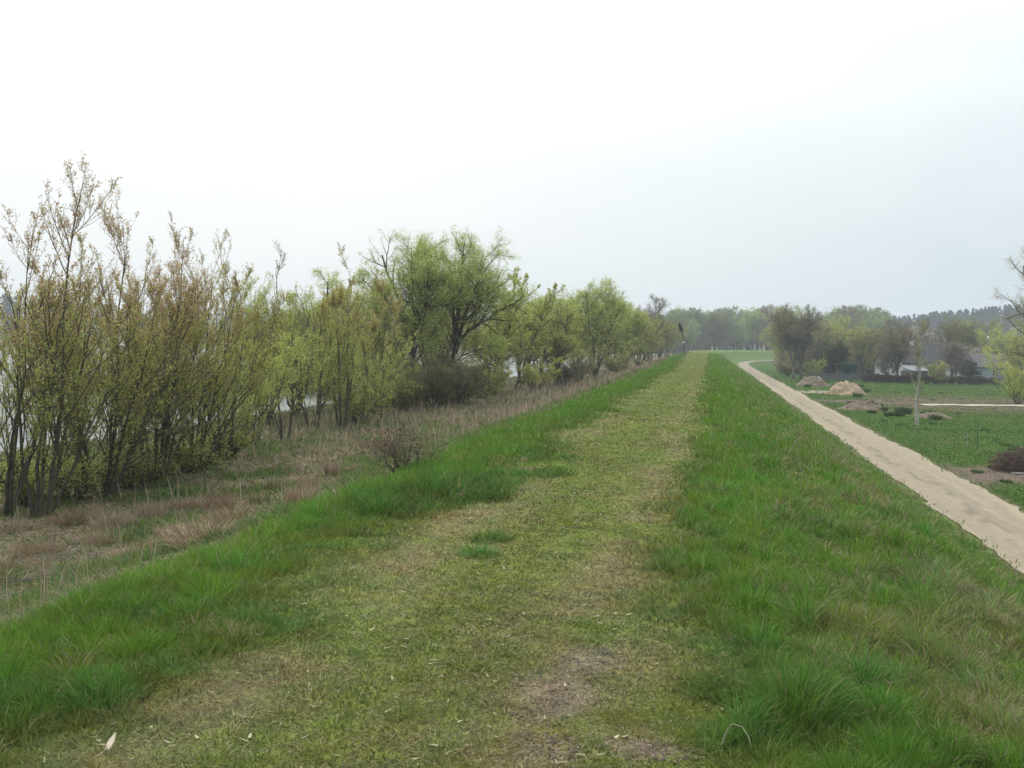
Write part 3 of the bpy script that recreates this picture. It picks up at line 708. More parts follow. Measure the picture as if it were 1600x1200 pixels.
# --- mid distance mass left of the path (x 840..1060)
def blob(seed, P, H, R_, nl, lsz, cols, label, bark=M_bark, twig=M_twigy, group=None, name='round_tree', trop3=-.2, ns=5, fork=.2, n2=12, n3=6, put_it=True):
    rg = random.Random(seed); st = []
    for i in range(ns):
        a = 6.283 * i / ns + rg.uniform(-.4, .4); q = R_ * rg.uniform(.25, .75); hh = H * rg.uniform(.72, .95)
        st.append([(0, 0, 0) if i == 0 else (0, 0, H * fork * .6), (math.cos(a) * q * .15, math.sin(a) * q * .15, H * fork), (math.cos(a) * q * .6, math.sin(a) * q * .6, hh * .65), (math.cos(a) * q, math.sin(a) * q, hh)])
    t_ = willow(seed, st, [.02 * H] + [.012 * H] * (ns - 1), H, (np.array([0, 0, H * .52]), np.array([R_ * 1.1, R_ * 1.1, H * .50])), nl, lsz, cols, n1=17, n2=n2, n3=n3, bark=bark, twig=twig, name=name, trop3=trop3)
    return put(t_, P, label, 'tree', group) if put_it else t_
P = gp(868, 604); blob(221, P, top_h(P, 458), 3.4, 17000, .11, YELG + OLIVE, 'olive green tree just right of the leaning stems', group='round trees along the river edge', fork=.1)
P = gp(928, 592); blob(222, P, top_h(P, 436), 4.6, 26000, .13, YELG, 'tallest yellow green round tree in the middle of the river edge row', group='round trees along the river edge', fork=.08, ns=7)
P = gp(975, 580); blob(223, P, top_h(P, 470), 4.2, 18000, .15, YELG + OLIVE, 'lower yellow green tree right of the tallest round one', group='round trees along the river edge', fork=.08)
P = at_depth(1012, 185); blob(224, P, top_h(P, 500), 4.2, 15000, .17, OLIVE, 'olive bushy tree below the bare grey crown', group='round trees along the river edge', fork=.06)
P = at_depth(1018, 200); blob(225, P, top_h(P, 460), 4.0, 3000, .14, BUDS, 'bare grey tree with thin open crown behind the round trees', twig=M_twigg, bark=M_barkg, fork=.3, trop3=.3, name='bare_tree')
P = at_depth(1041, 250); blob(226, P, top_h(P, 502), 5.0, 13000, .22, OLIVE + DARKO, 'dull olive tree last in the river edge row, beside the leaning post', group='round trees along the river edge', fork=.06)
P = gp(905, 597); bush(321, P, top_h(P, 538), 2.6, 9000, .09, [(.21, .22, .085), (.24, .25, .10)], 'pale yellow green dome shaped bush before the tallest round tree', group='low bushes under the river trees', n2=10)
P = gp(868, 604); P = at_depth(862, depth(P) * .94); bush(322, gp(880, 602), top_h(gp(880, 602), 560), 2.2, 4500, .08, [(.13, .085, .075), (.11, .09, .06)], 'small reddish grey bush at the dry grass border before the round trees', n2=10)
P = gp(835, 612); bush(323, P, top_h(P, 560), 2.2, 6000, .08, OLIVE, 'olive bush at the foot of the thin leaning stem', group='low bushes under the river trees', n2=10)
P = gp(960, 585); bush(324, P, top_h(P, 545), 3.0, 6000, .12, OLIVE + DARKO, 'flat topped dull green bush below the lower yellow green tree', group='low bushes under the river trees', n2=10)
# second row closing the gaps along the river edge
for i, (px, D, ty, rr, cols, lab, ls, nl) in enumerate([
        (420, 44, 470, 2.4, OLIVE + BUDS, 'grey olive willow behind the thin bare sapling', .06, 4000),
        (462, 52, 462, 2.6, YELG + OLIVE, 'light green willow between thin sapling and slim rusty willow', .07, 8000),
        (560, 62, 452, 2.8, YELG + OLIVE, 'light green willow behind the slim willow with rusty twigs', .08, 14000),
        (600, 70, 470, 3.2, OLIVE, 'olive willow behind the left big round willow', .09, 12000),
        (676, 68, 455, 3.2, OLIVE + YELG, 'green willow seen between the trunks of the big round pair', .09, 12000),
        (770, 74, 470, 3.4, OLIVE, 'olive willow under the sweeping limbs at the right of the pair', .09, 14000),
        (815, 86, 468, 3.8, OLIVE + YELG, 'dull green tree behind the long thin leaning stem', .11, 16000),
        (845, 104, 470, 4.4, YELG + OLIVE, 'green tree filling the gap before the round trees', .13, 16000),
        (900, 118, 462, 5.0, OLIVE + YELG, 'olive tree behind the left shoulder of the tallest round tree', .14, 16000),
        (955, 128, 476, 5.0, YELG + OLIVE, 'green tree behind the right shoulder of the tallest round tree', .15, 15000),
        (998, 142, 486, 5.0, OLIVE + DARKO, 'dull green tree left of the bare grey crown', .16, 13000),
        (1030, 205, 500, 5.0, OLIVE + BUDS, 'brown green tree right of the bare grey crown', .18, 10000)]):
    P = at_depth(px, D); blob(240 + i, P, top_h(P, ty), rr, nl, ls, cols, lab, group='second row of trees along the river edge', fork=.05 + .04 * (i % 3), ns=6)
# spit in the water and trees seen through the gaps
spit = []
for i in range(16):
    X = -34 - 22 * random.random(); Y = 84 + 30 * random.random(); spit.append((X, Y))
b0 = bush(330, np.array([spit[0][0], spit[0][1], float(terr(*spit[0]))]), 1.9, 2.4, 5000, .11, DARKO + OLIVE, 'low grey green bush on the flat spit of land in the river', group='bushes on the river spit', n2=9)
for (X, Y) in spit[1:]:
    c = copy_tree(b0); c.location = (X, Y, float(terr(X, Y)) - .05); c.rotation_euler.z = random.random() * 6.28; k = random.uniform(.7, 1.25); c.scale = (k, k, k * .9)

# --- woods behind the far bend of the dike
wp = [blob(400 + i, np.zeros(3), 20, 6.4 + i * .3, 10000, .42, [[(.26, .36, .12), (.30, .40, .14)], [(.28, .25, .13), (.24, .21, .13)], [(.34, .42, .11), (.38, .44, .13)], [(.18, .22, .10), (.22, .25, .11)]][i], None, twig=M_twigg if i % 2 else M_twigy, bark=M_barkg, n2=8, n3=4, fork=(.1, .22, .06, .14)[i], ns=6, name='woodland_tree') for i in range(4)]
wl = ['fresh green tree in the wood behind the far bend of the dike', 'brownish bare tree in the wood behind the far bend of the dike', 'yellow green tree in the wood behind the far bend of the dike', 'dull dark green tree in the wood behind the far bend of the dike']
rw = random.Random(5); first = [True] * 4
wood = []
for i in range(60):
    px = 1052 + 330 * i / 60 + rw.uniform(-6, 6); D = rw.uniform(385, 470)
    wood.append((px, D, rw.choice([0, 0, 1, 2, 3, 3]), rw.uniform(.78, 1.08)))
for i in range(26):   # closer, along the river side of the far dike
    px = 1040 + 60 * i / 26; wood.append((px, rw.uniform(230, 380), rw.choice([0, 1, 3]), rw.uniform(.6, .8)))
for (px, D, k, s_) in wood:
    P = at_depth(px, D); uu = float(dike_u(P[0], P[1]))
    while D >= 384 and px < 1222 and uu > -13 and D < 640: D += 12; P = at_depth(px, D); uu = float(dike_u(P[0], P[1]))
    if D < 384 and uu > -14: P = np.array([-15 - 10 * rw.random(), P[1], 0]); P[2] = terr(P[0], P[1])
    if D >= 384 and -9 < uu < 14: continue
    c = wp[k] if first[k] else copy_tree(wp[k]); first[k] = False
    s_ = top_h(P, rw.uniform(479, 496) if D >= 384 else rw.uniform(492, 506)) / 20.0
    put(c, P, wl[k], 'tree', 'trees of the wood behind the far dike bend', rz=rw.random() * 6.28, s=s_, sz=s_)

# --- right: trees between road and house
P = gp(1238, 592); H = top_h(P, 478)
t_ = blob(421, P, H, 5.4, 5000, .16, BUDS + OLIVE, 'tall grey bare tree with a twin trunk beside the bend of the sandy road', twig=M_twigg, bark=M_barkg, fork=.3, trop3=.4, name='bare_tree', n2=16, n3=8, ns=6)
P = at_depth(1252, depth(P) + 3); blob(422, P, top_h(P, 492), 5.6, 4000, .16, BUDS, 'grey bare tree with crown spreading right next to the twin trunk tree', twig=M_twigg, bark=M_barkg, fork=.35, trop3=.4, name='bare_tree', n2=15, n3=8)
rt = [(1226, 205, 490, 5, OLIVE + YELG, 'y', 'olive tree left of the tall grey bare tree at the road bend', .18),
      (1236, 215, 478, 6, YELG + OLIVE, 'y', 'yellow green crowned tree behind the tall grey bare tree', .2),
      (1290, 190, 497, 6, OLIVE + BUDS, 'g', 'brown olive tree behind the dark green shed', .2),
      (1318, 215, 490, 6, YELG + OLIVE, 'y', 'hazy green tree behind the brown olive one over the shed', .22),
      (1345, 180, 508, 5.5, OLIVE + BUDS, 'g', 'brownish olive tree left of the white house gable', .2),
      (1372, 205, 512, 6, [(.16, .12, .06), (.15, .14, .06)], 'g', 'rusty brown budding tree behind the left end of the house', .2),
      (1408, 212, 497, 6, BUDS + DARKO, 'g', 'dark grey brown tree behind the roof, left of the blossoming tree', .2),
      (1468, 215, 494, 6.5, [(.15, .125, .055), (.14, .14, .055)], 'y', 'rust and olive tree behind the middle of the house roof', .22),
      (1500, 225, 496, 7, OLIVE + DARKO, 'g', 'broad olive brown tree rising behind the right half of the roof', .22),
      (1535, 220, 500, 6.5, OLIVE + DARKO, 'g', 'olive grey tree behind the street lamp', .22),
      (1568, 190, 508, 6.5, OLIVE + YELG, 'y', 'mid green tree right of the street lamp', .2),
      (1600, 170, 500, 7, YELG + OLIVE, 'y', 'yellowish tree at the right photo edge behind the leafy bush', .2)]
for i, (px, D, ty, rr, cols, tw, lab, ls) in enumerate(rt):
    P = at_depth(px, D); blob(430 + i, P, top_h(P, ty), rr, 9000 if i not in (6,) else 4000, ls, cols, lab, twig=M_twigg if tw == 'g' else M_twigy, bark=M_barkg, group='trees round the house', fork=.12 if i % 2 else .25, n2=11, n3=6)
P = at_depth(1440, 196); blob(445, P, top_h(P, 508), 3.4, 8000, .22, [(.62, .58, .50), (.52, .48, .40), (.3, .28, .2)], 'tree in pale white blossom behind the house roof', twig=M_twigg, bark=M_barkg, name='blossom_tree')
P = gp(1400, 598); blob(446, P, top_h(P, 503), 3.6, 2500, .14, BUDS, 'dark bare tree right before the white gable of the house', twig=M_twig, bark=M_bark, fork=.3, trop3=.3, name='bare_tree', n2=13, n3=7)
P = gp(1384, 598); blob(4501, P, top_h(P, 532), 2.4, 1800, .12, BUDS, 'small bare tree left of the dark bare tree, before the gable corner', twig=M_twigg, bark=M_barkg, fork=.2, trop3=.2, name='bare_tree', n2=11, n3=5)
P = gp(1462, 600); bush(451, P, top_h(P, 560), 2.6, 7000, .12, OLIVE + BUDS, 'olive shrub before the low wall of the white house', n2=10)
P = gp(1488, 598); blob(447, P, top_h(P, 528), 3.6, 4000, .14, BUDS, 'bare grey shrubby tree covering the right part of the house front', twig=M_twigg, bark=M_barkg, fork=.08, trop3=.2, name='bare_tree', n2=12, n3=6)
P = gp(1305, 590); blob(448, P, top_h(P, 535), 3.4, 16000, .16, [(.035, .055, .028), (.05, .065, .03)], 'dark ivy covered tree beside the green shed', fork=.25, name='ivy_tree')
P = gp(1512, 598); blob(449, P, top_h(P, 562), 2.0, 12000, .13, [(.03, .055, .035), (.04, .06, .035)], 'small dark evergreen before the pale outbuilding', fork=.05, name='evergreen_tree')
P = gp(1272, 592); bush(452, P, top_h(P, 560), 2.0, 5000, .12, YELG + OLIVE, 'yellow green bush at the left end of the board fence', n2=9)
P = gp(1222, 584); bush(453, P, top_h(P, 562), 1.8, 4000, .16, BUDS, 'grey brown twiggy bush in the inner curve of the road', n2=10, tw=M_twigg)
P = gp(1230, 588); bush(454, P, top_h(P, 564), 1.8, 4000, .15, BUDS + DARKO, 'brown bare bush left of the twin grey trunks', n2=10, tw=M_twigg)
for i, (px, D, ty, rr, cols, lab) in enumerate([
        (1228, 212, 540, 4, OLIVE + BUDS, 'grey green thicket at the inner side of the road bend'),
        (1250, 196, 536, 5, OLIVE + DARKO, 'dull thicket directly behind the twin grey trunks'),
        (1280, 206, 532, 5.5, OLIVE + BUDS, 'brown green thicket behind the dark timber shed'),
        (1330, 196, 534, 5.5, OLIVE + DARKO, 'dull thicket right of the ivy tree'),
        (1358, 188, 540, 4.5, BUDS + DARKO, 'brown thicket left of the white gable'),
        (1380, 215, 530, 5.5, BUDS + OLIVE, 'rusty thicket behind the white gable'),
        (1556, 192, 540, 5.5, OLIVE + DARKO, 'dull thicket behind the outbuilding'),
        (1592, 182, 545, 5.5, OLIVE, 'olive thicket at the right photo edge behind the yellow green bush')]):
    P = at_depth(px, D); bush(520 + i, P, top_h(P, ty), rr, 9000, .2, cols, lab, 'thicket', 'thickets round the house', n2=9, n3=5, f=2.0, tw=M_twigg, name='thicket')
th = [bush(540 + i, np.zeros(3), 5.2, 4.0, 4200, .2, cc, None, 'thicket', None, n2=10, n3=6, f=2.2, tw=tt, name='thicket') for i, (cc, tt) in enumerate(((BUDS + DARKO, M_twigg), (OLIVE + DARKO, M_twigg), ([(.17, .12, .08), (.15, .13, .07)], M_twig)))]
tl = ['grey brown twiggy thicket closing the gap between the trees by the house', 'dull olive thicket closing the gap between the trees by the house', 'rusty twiggy thicket closing the gap between the trees by the house']
ft = [True] * 3; rk = random.Random(9)
for i in range(34):
    px = 1236 + 11.3 * i + rk.uniform(-4, 4); D = rk.uniform(186, 222) if px < 1370 or px > 1520 else rk.uniform(200, 228)
    P = at_depth(px, D); k = rk.choice([0, 0, 1, 2]); c = th[k] if ft[k] else copy_tree(th[k]); ft[k] = False
    s_ = rk.uniform(.85, 1.25); put(c, P, tl[k], 'thicket', 'thickets closing the gaps by the house', rz=rk.random() * 6.28, s=s_, sz=s_ * rk.uniform(.95, 1.3))
# bramble hedge in front of the garden
b0 = None
for i in range(16):
    px = 1352 + 13.5 * i; P = gp(px, 597 + .022 * (px - 1352)); 
    lab = 'dark reddish brown bramble clump in the hedge along the garden of the house'
    if b0 is None: b0 = bush(460, P, 1.35, 1.3, 3500, .09, [(.10, .07, .055), (.08, .075, .045)], lab, 'hedge', 'bramble clumps along the garden', n2=9, name='bramble_hedge')
    else:
        c = copy_tree(b0); put(c, P, lab, 'hedge', 'bramble clumps along the garden', rz=i * 1.7, s=random.uniform(.8, 1.15))
# leafy bush and big tree at the right edge
P = gp(1590, 632); bush(471, P, top_h(P, 545), 4.0, 15000, .09, YELG + OLIVE, 'broad yellow green bush at the right photo edge beside the field lane', n2=14)
P = gp(1640, 648); H = top_h(P, 398)
t_ = willow(472, [[(0, 0, 0), (-.2, 0, H * .3), (-1.1, 0, H * .62), (-2.6, 0, H * .93)], [(0, 0, H * .25), (.5, 0, H * .6), (.8, 0, H)], [(0, 0, H * .3), (-1.2, .5, H * .5), (-3.2, .8, H * .72)], [(0, 0, H * .2), (-1.6, -.6, H * .36), (-3.6, -1., H * .40)]], [.2, .15, .12, .1], H, (np.array([-.6, 0, H * .55]), np.array([4.6, 4.4, H * .5])), 9000, .075, OLIVE + BUDS, n1=10, n2=9, n3=5, twig=M_twig, trop3=.1)
put(t_, P, 'tall half bare tree reaching into the photo at its right edge above the roofs', 'tree')
# young pale trunked tree by the road
P = gp(1433, 664); H = top_h(P, 505)
t_ = build_tree('young_tree', 480, [[(0, 0, 0), (-.06, 0, H * .12), (-.1, 0, H * .25), (.02, 0, H * .45), (.0, 0, H * .75), (.05, 0, H)]], [.12],
    [dict(nc=24, t0=.22, t1=.99, ang=.6, asd=.2, lr=.24, K=5, trop=.5, wig=.12, rmax=.028, rmin=.012), dict(nc=9, t0=.15, t1=.98, ang=.6, asd=.25, lr=.45, K=4, trop=.3, wig=.12, rmax=.01, rmin=.007), dict(nc=4, t0=.1, t1=.98, ang=.6, asd=.25, lr=.5, K=3, trop=.2, wig=.1, rmax=.007, rmin=.005)],
    [(1800, .06, BUDS + OLIVE, .03, .5, 3)], bark=M_birch, twig=M_twigg, rtip=.12, jit=.03)
put(t_, P, 'young tree with a pale trunk standing alone on the grass beside the road', 'tree')

# --- far woods (masses)
def far_wood(name, pts, heights, rad, cols, label, n_leaf, lsz, conifer=False, seed=1):
    rg = np.random.default_rng(seed); Vs = []; Cs = []
    for (P, H, R_) in zip(pts, heights, rad):
        m = n_leaf
        if conifer:
            # scots pines: long bare stem, layered flattish crown
            t_ = rg.random(m) ** .8; zz = H * (.10 + .90 * t_); rr = R_ * (1 - t_) ** .55 * (.55 + .45 * rg.random(m)) * (.7 + .3 * np.sin(t_ * 22 + rg.random() * 6))
        else:
            ct = rg.uniform(-1, 1, m); zz = H * (.52 + .46 * ct); rr = R_ * np.sqrt(1 - ct * ct) * rg.random(m) ** .4
        a = rg.uniform(0, 6.283, m); p = np.stack([P[0] + rr * np.cos(a), P[1] + rr * np.sin(a), P[2] + zz], -1)
        d = unit(rg.normal(size=(m, 3)) * np.array([1, 1, .6])); s = unit(np.cross(d, rg.normal(size=(m, 3)))); l = (lsz * rg.uniform(.6, 1.4, m))[:, None]
        Vs.append(np.stack([p - d * l * .5, p + s * l * .3, p + d * l * .5, p - s * l * .3], 1).reshape(-1, 3))
        c = np.array(cols[rg.integers(len(cols))]) * rg.uniform(.8, 1.2); Cs.append(np.repeat(c[None] * rg.uniform(.7, 1.3, (m, 1)), 4, 0))
        k = 10; Vt = np.array([[P[0] - .25, P[1], P[2]], [P[0] + .25, P[1], P[2]], [P[0] + .18, P[1] + .1, P[2] + H * .7], [P[0] - .18, P[1] + .1, P[2] + H * .7], [P[0], P[1] - .25, P[2]], [P[0], P[1] + .25, P[2]], [P[0], P[1] + .18, P[2] + H * .7], [P[0], P[1] - .18, P[2] + H * .7]])
        Vs.append(Vt); Cs.append(np.full((8, 3), .09))
    V = np.concatenate(Vs); L = np.arange(len(V))
    return tag(obj(name, np_mesh(name, V, L, np.arange(len(V) // 4) * 4, [M_leaf], colors=np.concatenate(Cs))), label, 'wood', kind='stuff')
rg = np.random.default_rng(3)
pts = []; hs = []; rs = []
for i in range(420):
    px = rg.uniform(1290, 1720); D = rg.uniform(600, 800); P = at_depth(px, D); pts.append(P); hs.append(rg.uniform(14, 17)); rs.append(rg.uniform(3.0, 4.8))
far_wood('pine_wood', pts, hs, rs, [(.030, .055, .035), (.04, .065, .04), (.035, .05, .03)], 'blue green pine wood on the low hill behind the house', 420, 1.1, True, 4)
pts = []; hs = []; rs = []
for i in range(520):
    x0 = rg.uniform(-560, -120); y0 = rg.uniform(300, 760); pts.append(np.array([x0, y0, 0])); 
pts = [p for p in pts if 400 < math.hypot(p[0], p[1] * .62) < 480 or False]
while len(pts) < 330:
    x0 = rg.uniform(-520, -60); y0 = rg.uniform(200, 800)
    if 405 < math.hypot(x0, y0 * .62) < 470: pts.append(np.array([x0, y0, 0]))
for p in pts: p[2] = terr(p[0], p[1]); hs.append(rg.uniform(12, 18)); rs.append(rg.uniform(3, 5))
far_wood('far_shore_wood', pts, hs, rs, [(.06, .085, .05), (.05, .07, .045), (.09, .10, .055)], 'hazy blue green wood on the far shore of the river', 420, 1.1, False, 5)

# ------------------------------------------------------------------ built things
M_white = mat('white_plaster', (.62, .60, .55), var=.10, scale=1.2)
M_roof = mat('dark_roof', (.065, .06, .066), var=.25, scale=2.5, bump=.02, bscale=6)
M_glass = mat('window_glass', (.05, .06, .07), rough=.15, spec=.5, var=.1)
M_frame = mat('window_frame', (.5, .48, .44), var=.1)
M_wood = mat('weathered_wood', (.13, .11, .085), var=.35, scale=6, bump=.008, bscale=25)
M_black = mat('blackened_board', (.018, .02, .018), var=.3)
M_dgreen = mat('dark_green_paint', (.025, .075, .06), var=.2, scale=1)
M_grey = mat('grey_boards', (.13, .12, .115), var=.3, scale=3)
M_pale = mat('pale_render', (.33, .38, .38), var=.12)
M_brick = mat('red_brick', (.30, .13, .08), var=.3, scale=8)
M_metal = mat('grey_metal', (.28, .28, .28), rough=.5, var=.1)
M_plast = mat('white_plastic', (.75, .74, .70), rough=.5, var=.05)
M_stakeg = mat('green_stake', (.03, .10, .05), var=.2)
M_sandp = mat('heap_sand', (.235, .17, .11), var=.45, scale=1.4, bump=.05, bscale=5)
M_soilp = mat('heap_soil', (.15, .115, .08), var=.45, scale=2.4, bump=.05, bscale=6)
M_soilg = mat('molehill_soil', (.13, .105, .085), var=.4, scale=22, bump=.01, bscale=60)

def gable(mb, x0, x1, y0, y1, z0, z1, m=0):
    mb.add([(x0, y0, z0), (x0, y1, z0), (x0, (y0 + y1) / 2, z1), (x1, y0, z0), (x1, y1, z0), (x1, (y0 + y1) / 2, z1)], [(0, 2, 1), (3, 4, 5), (0, 1, 4, 3)], m)
def roof(mb, x0, x1, y0, y1, z0, z1, ov, th):
    ym = (y0 + y1) / 2; k = (z1 - z0) / (ym - y0)
    for sgn in (-1, 1):
        ye = ym + sgn * ((ym - y0) + ov); ze = z0 - ov * k
        a = [(x0 - ov, ym, z1 + .02), (x1 + ov, ym, z1 + .02), (x1 + ov, ye, ze + .02), (x0 - ov, ye, ze + .02)]
        bb = [(p[0], p[1], p[2] + th) for p in a]
        mb.add(a + bb, [(0, 1, 2, 3), (7, 6, 5, 4), (0, 4, 5, 1), (1, 5, 6, 2), (2, 6, 7, 3), (3, 7, 4, 0)])
def window(h, x, y, z, w, hh, axis='x', sg=-1):
    """frame with a pane set in; axis = direction the wall runs"""
    mb = MB(); t = .07; d = .08
    def bx(a0, a1, c0, c1, d0, d1):
        if axis == 'x': mb.box(x + a0, x + a1, min(y + sg * d0, y + sg * d1), max(y + sg * d0, y + sg * d1), z + c0, z + c1)
        else: mb.box(min(x + sg * d0, x + sg * d1), max(x + sg * d0, x + sg * d1), y + a0, y + a1, z + c0, z + c1)
    bx(-w / 2, w / 2, 0, t, .003, d); bx(-w / 2, w / 2, hh - t, hh, .003, d); bx(-w / 2, -w / 2 + t, t, hh - t, .003, d); bx(w / 2 - t, w / 2, t, hh - t, .003, d); bx(-.03, .03, t, hh - t, .003, d)
    win = mb.build('window', M_frame, h)
    mb = MB(); 
    bx(-w / 2 + t, -.03, t, hh - t, .006, .03); bx(.03, w / 2 - t, t, hh - t, .006, .03)
    mb.build('pane', M_glass, win)
# white house: long front, gable turned left
P = at_depth(1412, 170)
hz = top_h(P, 538); ez = top_h(P, 565)
h = empty('white_house', P, RAD(31), 'long low white house with dark grey roof and white gable half hidden by bare trees', 'house')
Lh, Wd = 15.5, 7.0
mb = MB(); mb.box(0, Lh, 0, Wd, -.3, ez); gable(mb, 0, Lh, 0, Wd, ez, hz); mb.build('wall', M_white, h)
mb = MB(); roof(mb, 0, Lh, 0, Wd, ez, hz, .35, .14); rf = mb.build('roof', M_roof, h)
mb = MB(); mb.box(4.3, 4.85, 3.1, 3.65, hz - .5, hz + .75); mb.box(4.24, 4.91, 3.04, 3.71, hz + .75, hz + .85); mb.build('chimney', M_plast, rf)
for wx in (3.2, 6.0, 11.2, 13.6): window(h, wx, 0, 1.0, 1.1, 1.2)
window(h, 0, 2.2, 1.0, 1.0, 1.2, 'y'); window(h, 0, 4.9, 1.0, 1.0, 1.2, 'y'); window(h, 0, 3.5, ez + .4, .8, .9, 'y')
mb = MB(); mb.box(8.2, 9.2, -.08, -.003, 0, 2.1); dr = mb.build('door', M_wood, h)
mb = MB(); mb.box(8.32, 8.40, -.14, -.083, 1.0, 1.05); mb.build('handle', M_metal, dr)
mb = MB(); mb.box(-.1 + 1.2, 5.2, -.18, -.06, ez - .42, ez - .30); mb.build('gutter', M_metal, h)
# low annexe with pale sloping roof in front
P = at_depth(1426, 166)
h = empty('lean_to_shed', P, RAD(31), 'low lean-to with pale grey sloping sheet roof before the white house front', 'shed')
mb = MB(); mb.box(0, 3.4, 0, 2.6, -.2, 1.7); mb.build('wall', M_grey, h)
mb = MB(); mb.add([(-.2, -.3, 1.72), (3.6, -.3, 1.72), (3.6, 2.8, 2.5), (-.2, 2.8, 2.5), (-.2, -.3, 1.80), (3.6, -.3, 1.80), (3.6, 2.8, 2.58), (-.2, 2.8, 2.58)], [(0, 3, 2, 1), (4, 5, 6, 7), (0, 1, 5, 4), (1, 2, 6, 5), (2, 3, 7, 6), (3, 0, 4, 7)]); mb.build('roof', mat('sheet_roof', (.19, .20, .205), var=.12), h)
mb = MB(); mb.box(1.0, 1.9, -.06, -.003, 0, 1.6); mb.build('door', M_wood, h)
# outbuilding on the right
P = at_depth(1516, 176); ez = top_h(P, 572); hz = top_h(P, 553)
h = empty('outbuilding', P, RAD(-8), 'small outbuilding with pale blue green wall right of the dark evergreen', 'building')
mb = MB(); mb.box(0, 6.0, 0, 5, -.3, ez); gable(mb, 0, 6, 0, 5, ez, hz); mb.build('wall', M_pale, h)
mb = MB(); roof(mb, 0, 6, 0, 5, ez, hz, .3, .12); mb.build('roof', M_grey, h)
window(h, 1.6, 0, .9, 1.0, 1.0); window(h, 4.2, 0, .9, 1.0, 1.0)
# second house wing further right and behind with brick chimney
P = at_depth(1500, 200); ez = top_h(P, 562); hz = top_h(P, 543)
h = empty('garden_house', P, RAD(-3), 'grey roofed building behind the bare trees with a red brick chimney', 'building')
mb = MB(); mb.box(0, 8.0, 0, 5, -.3, ez); gable(mb, 0, 8, 0, 5, ez, hz); mb.build('wall', M_white, h)
mb = MB(); roof(mb, 0, 8, 0, 5, ez, hz, .3, .12); rf = mb.build('roof', M_grey, h)
mb = MB(); mb.box(5.4, 5.9, 2.2, 2.7, hz - .4, hz + .5); mb.build('chimney', M_brick, rf)
# dark green shed with flat projecting roof
P = at_depth(1312, 172); 
h = empty('green_shed', P, RAD(-6), 'dark green flat roofed shed under the ivy tree behind the fence', 'shed')
zt = top_h(P, 569)
mb = MB(); mb.box(0, 3.0, 0, 2.5, -.2, zt); mb.build('wall', M_dgreen, h)
mb = MB(); mb.box(-1.6, 3.2, -.5, 2.7, zt + .002, zt + .12); mb.build('roof', mat('shed_roof', (.05, .10, .085), var=.2), h)
mb = MB(); mb.box(1.0, 1.9, -.05, -.003, 0, 1.9); mb.build('door', M_black, h)
P = at_depth(1270, 178); h = empty('dark_shed', P, RAD(-4), 'dark timber shed behind the fence, left of the green shed', 'shed')
mb = MB(); mb.box(0, 3.8, 0, 2.5, -.2, 2.3); mb.build('wall', mat('dark_timber', (.035, .045, .042), var=.2), h)
mb = MB(); mb.box(-.25, 4.05, -.3, 2.8, 2.302, 2.42); mb.build('roof', M_roof, h)
mb = MB(); mb.box(1.4, 2.3, -.05, -.003, 0, 1.9); mb.build('door', M_wood, h)
# board fence
A = at_depth(1262, 163); B = at_depth(1400, 158); dv = B - A; Lf = math.hypot(dv[0], dv[1])
h = empty('board_fence', A, math.atan2(dv[1], dv[0]), 'low grey board fence running behind the sand heaps to the garden', 'fence')
zf = lambda xx: float(terr(A[0] + dv[0] * xx / Lf, A[1] + dv[1] * xx / Lf)) - A[2]
mb = MB(); k = 0
xx = 0
while xx < Lf - .2:
    z0 = zf(xx); mb.box(xx, xx + .13, -.02, .02, z0 + .05, z0 + 1.15 + .04 * math.sin(xx * 7)); xx += .155
mb.build('board_panel', M_grey, h)
mb = MB()
for zz in (.35, .95): mb.box(0, Lf - .2, .022, .07, zz, zz + .09)
mb.build('rail', M_wood, h)
for i in range(int(Lf / 2.4) + 1):
    mb = MB(); xx = i * 2.4; mb.box(xx, xx + .1, .072, .17, zf(xx) - .3, zf(xx) + 1.22); mb.build('post', M_wood, h)
# white water tank / box
P = gp(1277, 597); h = empty('white_container', P, .2, 'small white box standing by the fence behind the grassy heap', 'container')
mb = MB(); mb.box(-.30, .30, -.28, .28, 0, .80); o = mb.build('tank', M_plast, h); 
md = o.modifiers.new('b', 'BEVEL'); md.width = .05; md.segments = 2
mb = MB(); mb.tube([(0, 0, .8), (0, 0, .88)], [.13, .12], 12); mb.build('lid', M_metal, h)
# street lamp
P = at_depth(1543, 165); zt = top_h(P, 527)
h = empty('street_lamp', P, 0, 'slim grey lamp post with a round white globe near the outbuilding', 'street lamp')
mb = MB(); mb.tube([(0, 0, -.2), (0, 0, 1.2), (0, 0, 1.22), (0, 0, zt - .2)], [.09, .085, .055, .04], 10); mb.build('pole', M_metal, h)
mb = MB(); n_ = 10; pr = [(0, 0, zt - .22), (0, 0, zt - .15), (0, 0, zt - .05), (0, 0, zt + .08), (0, 0, zt + .18), (0, 0, zt + .22)]
mb.tube(pr, [.05, .11, .15, .14, .08, .02], 14); mb.build('globe', M_plast, h, smooth=True)
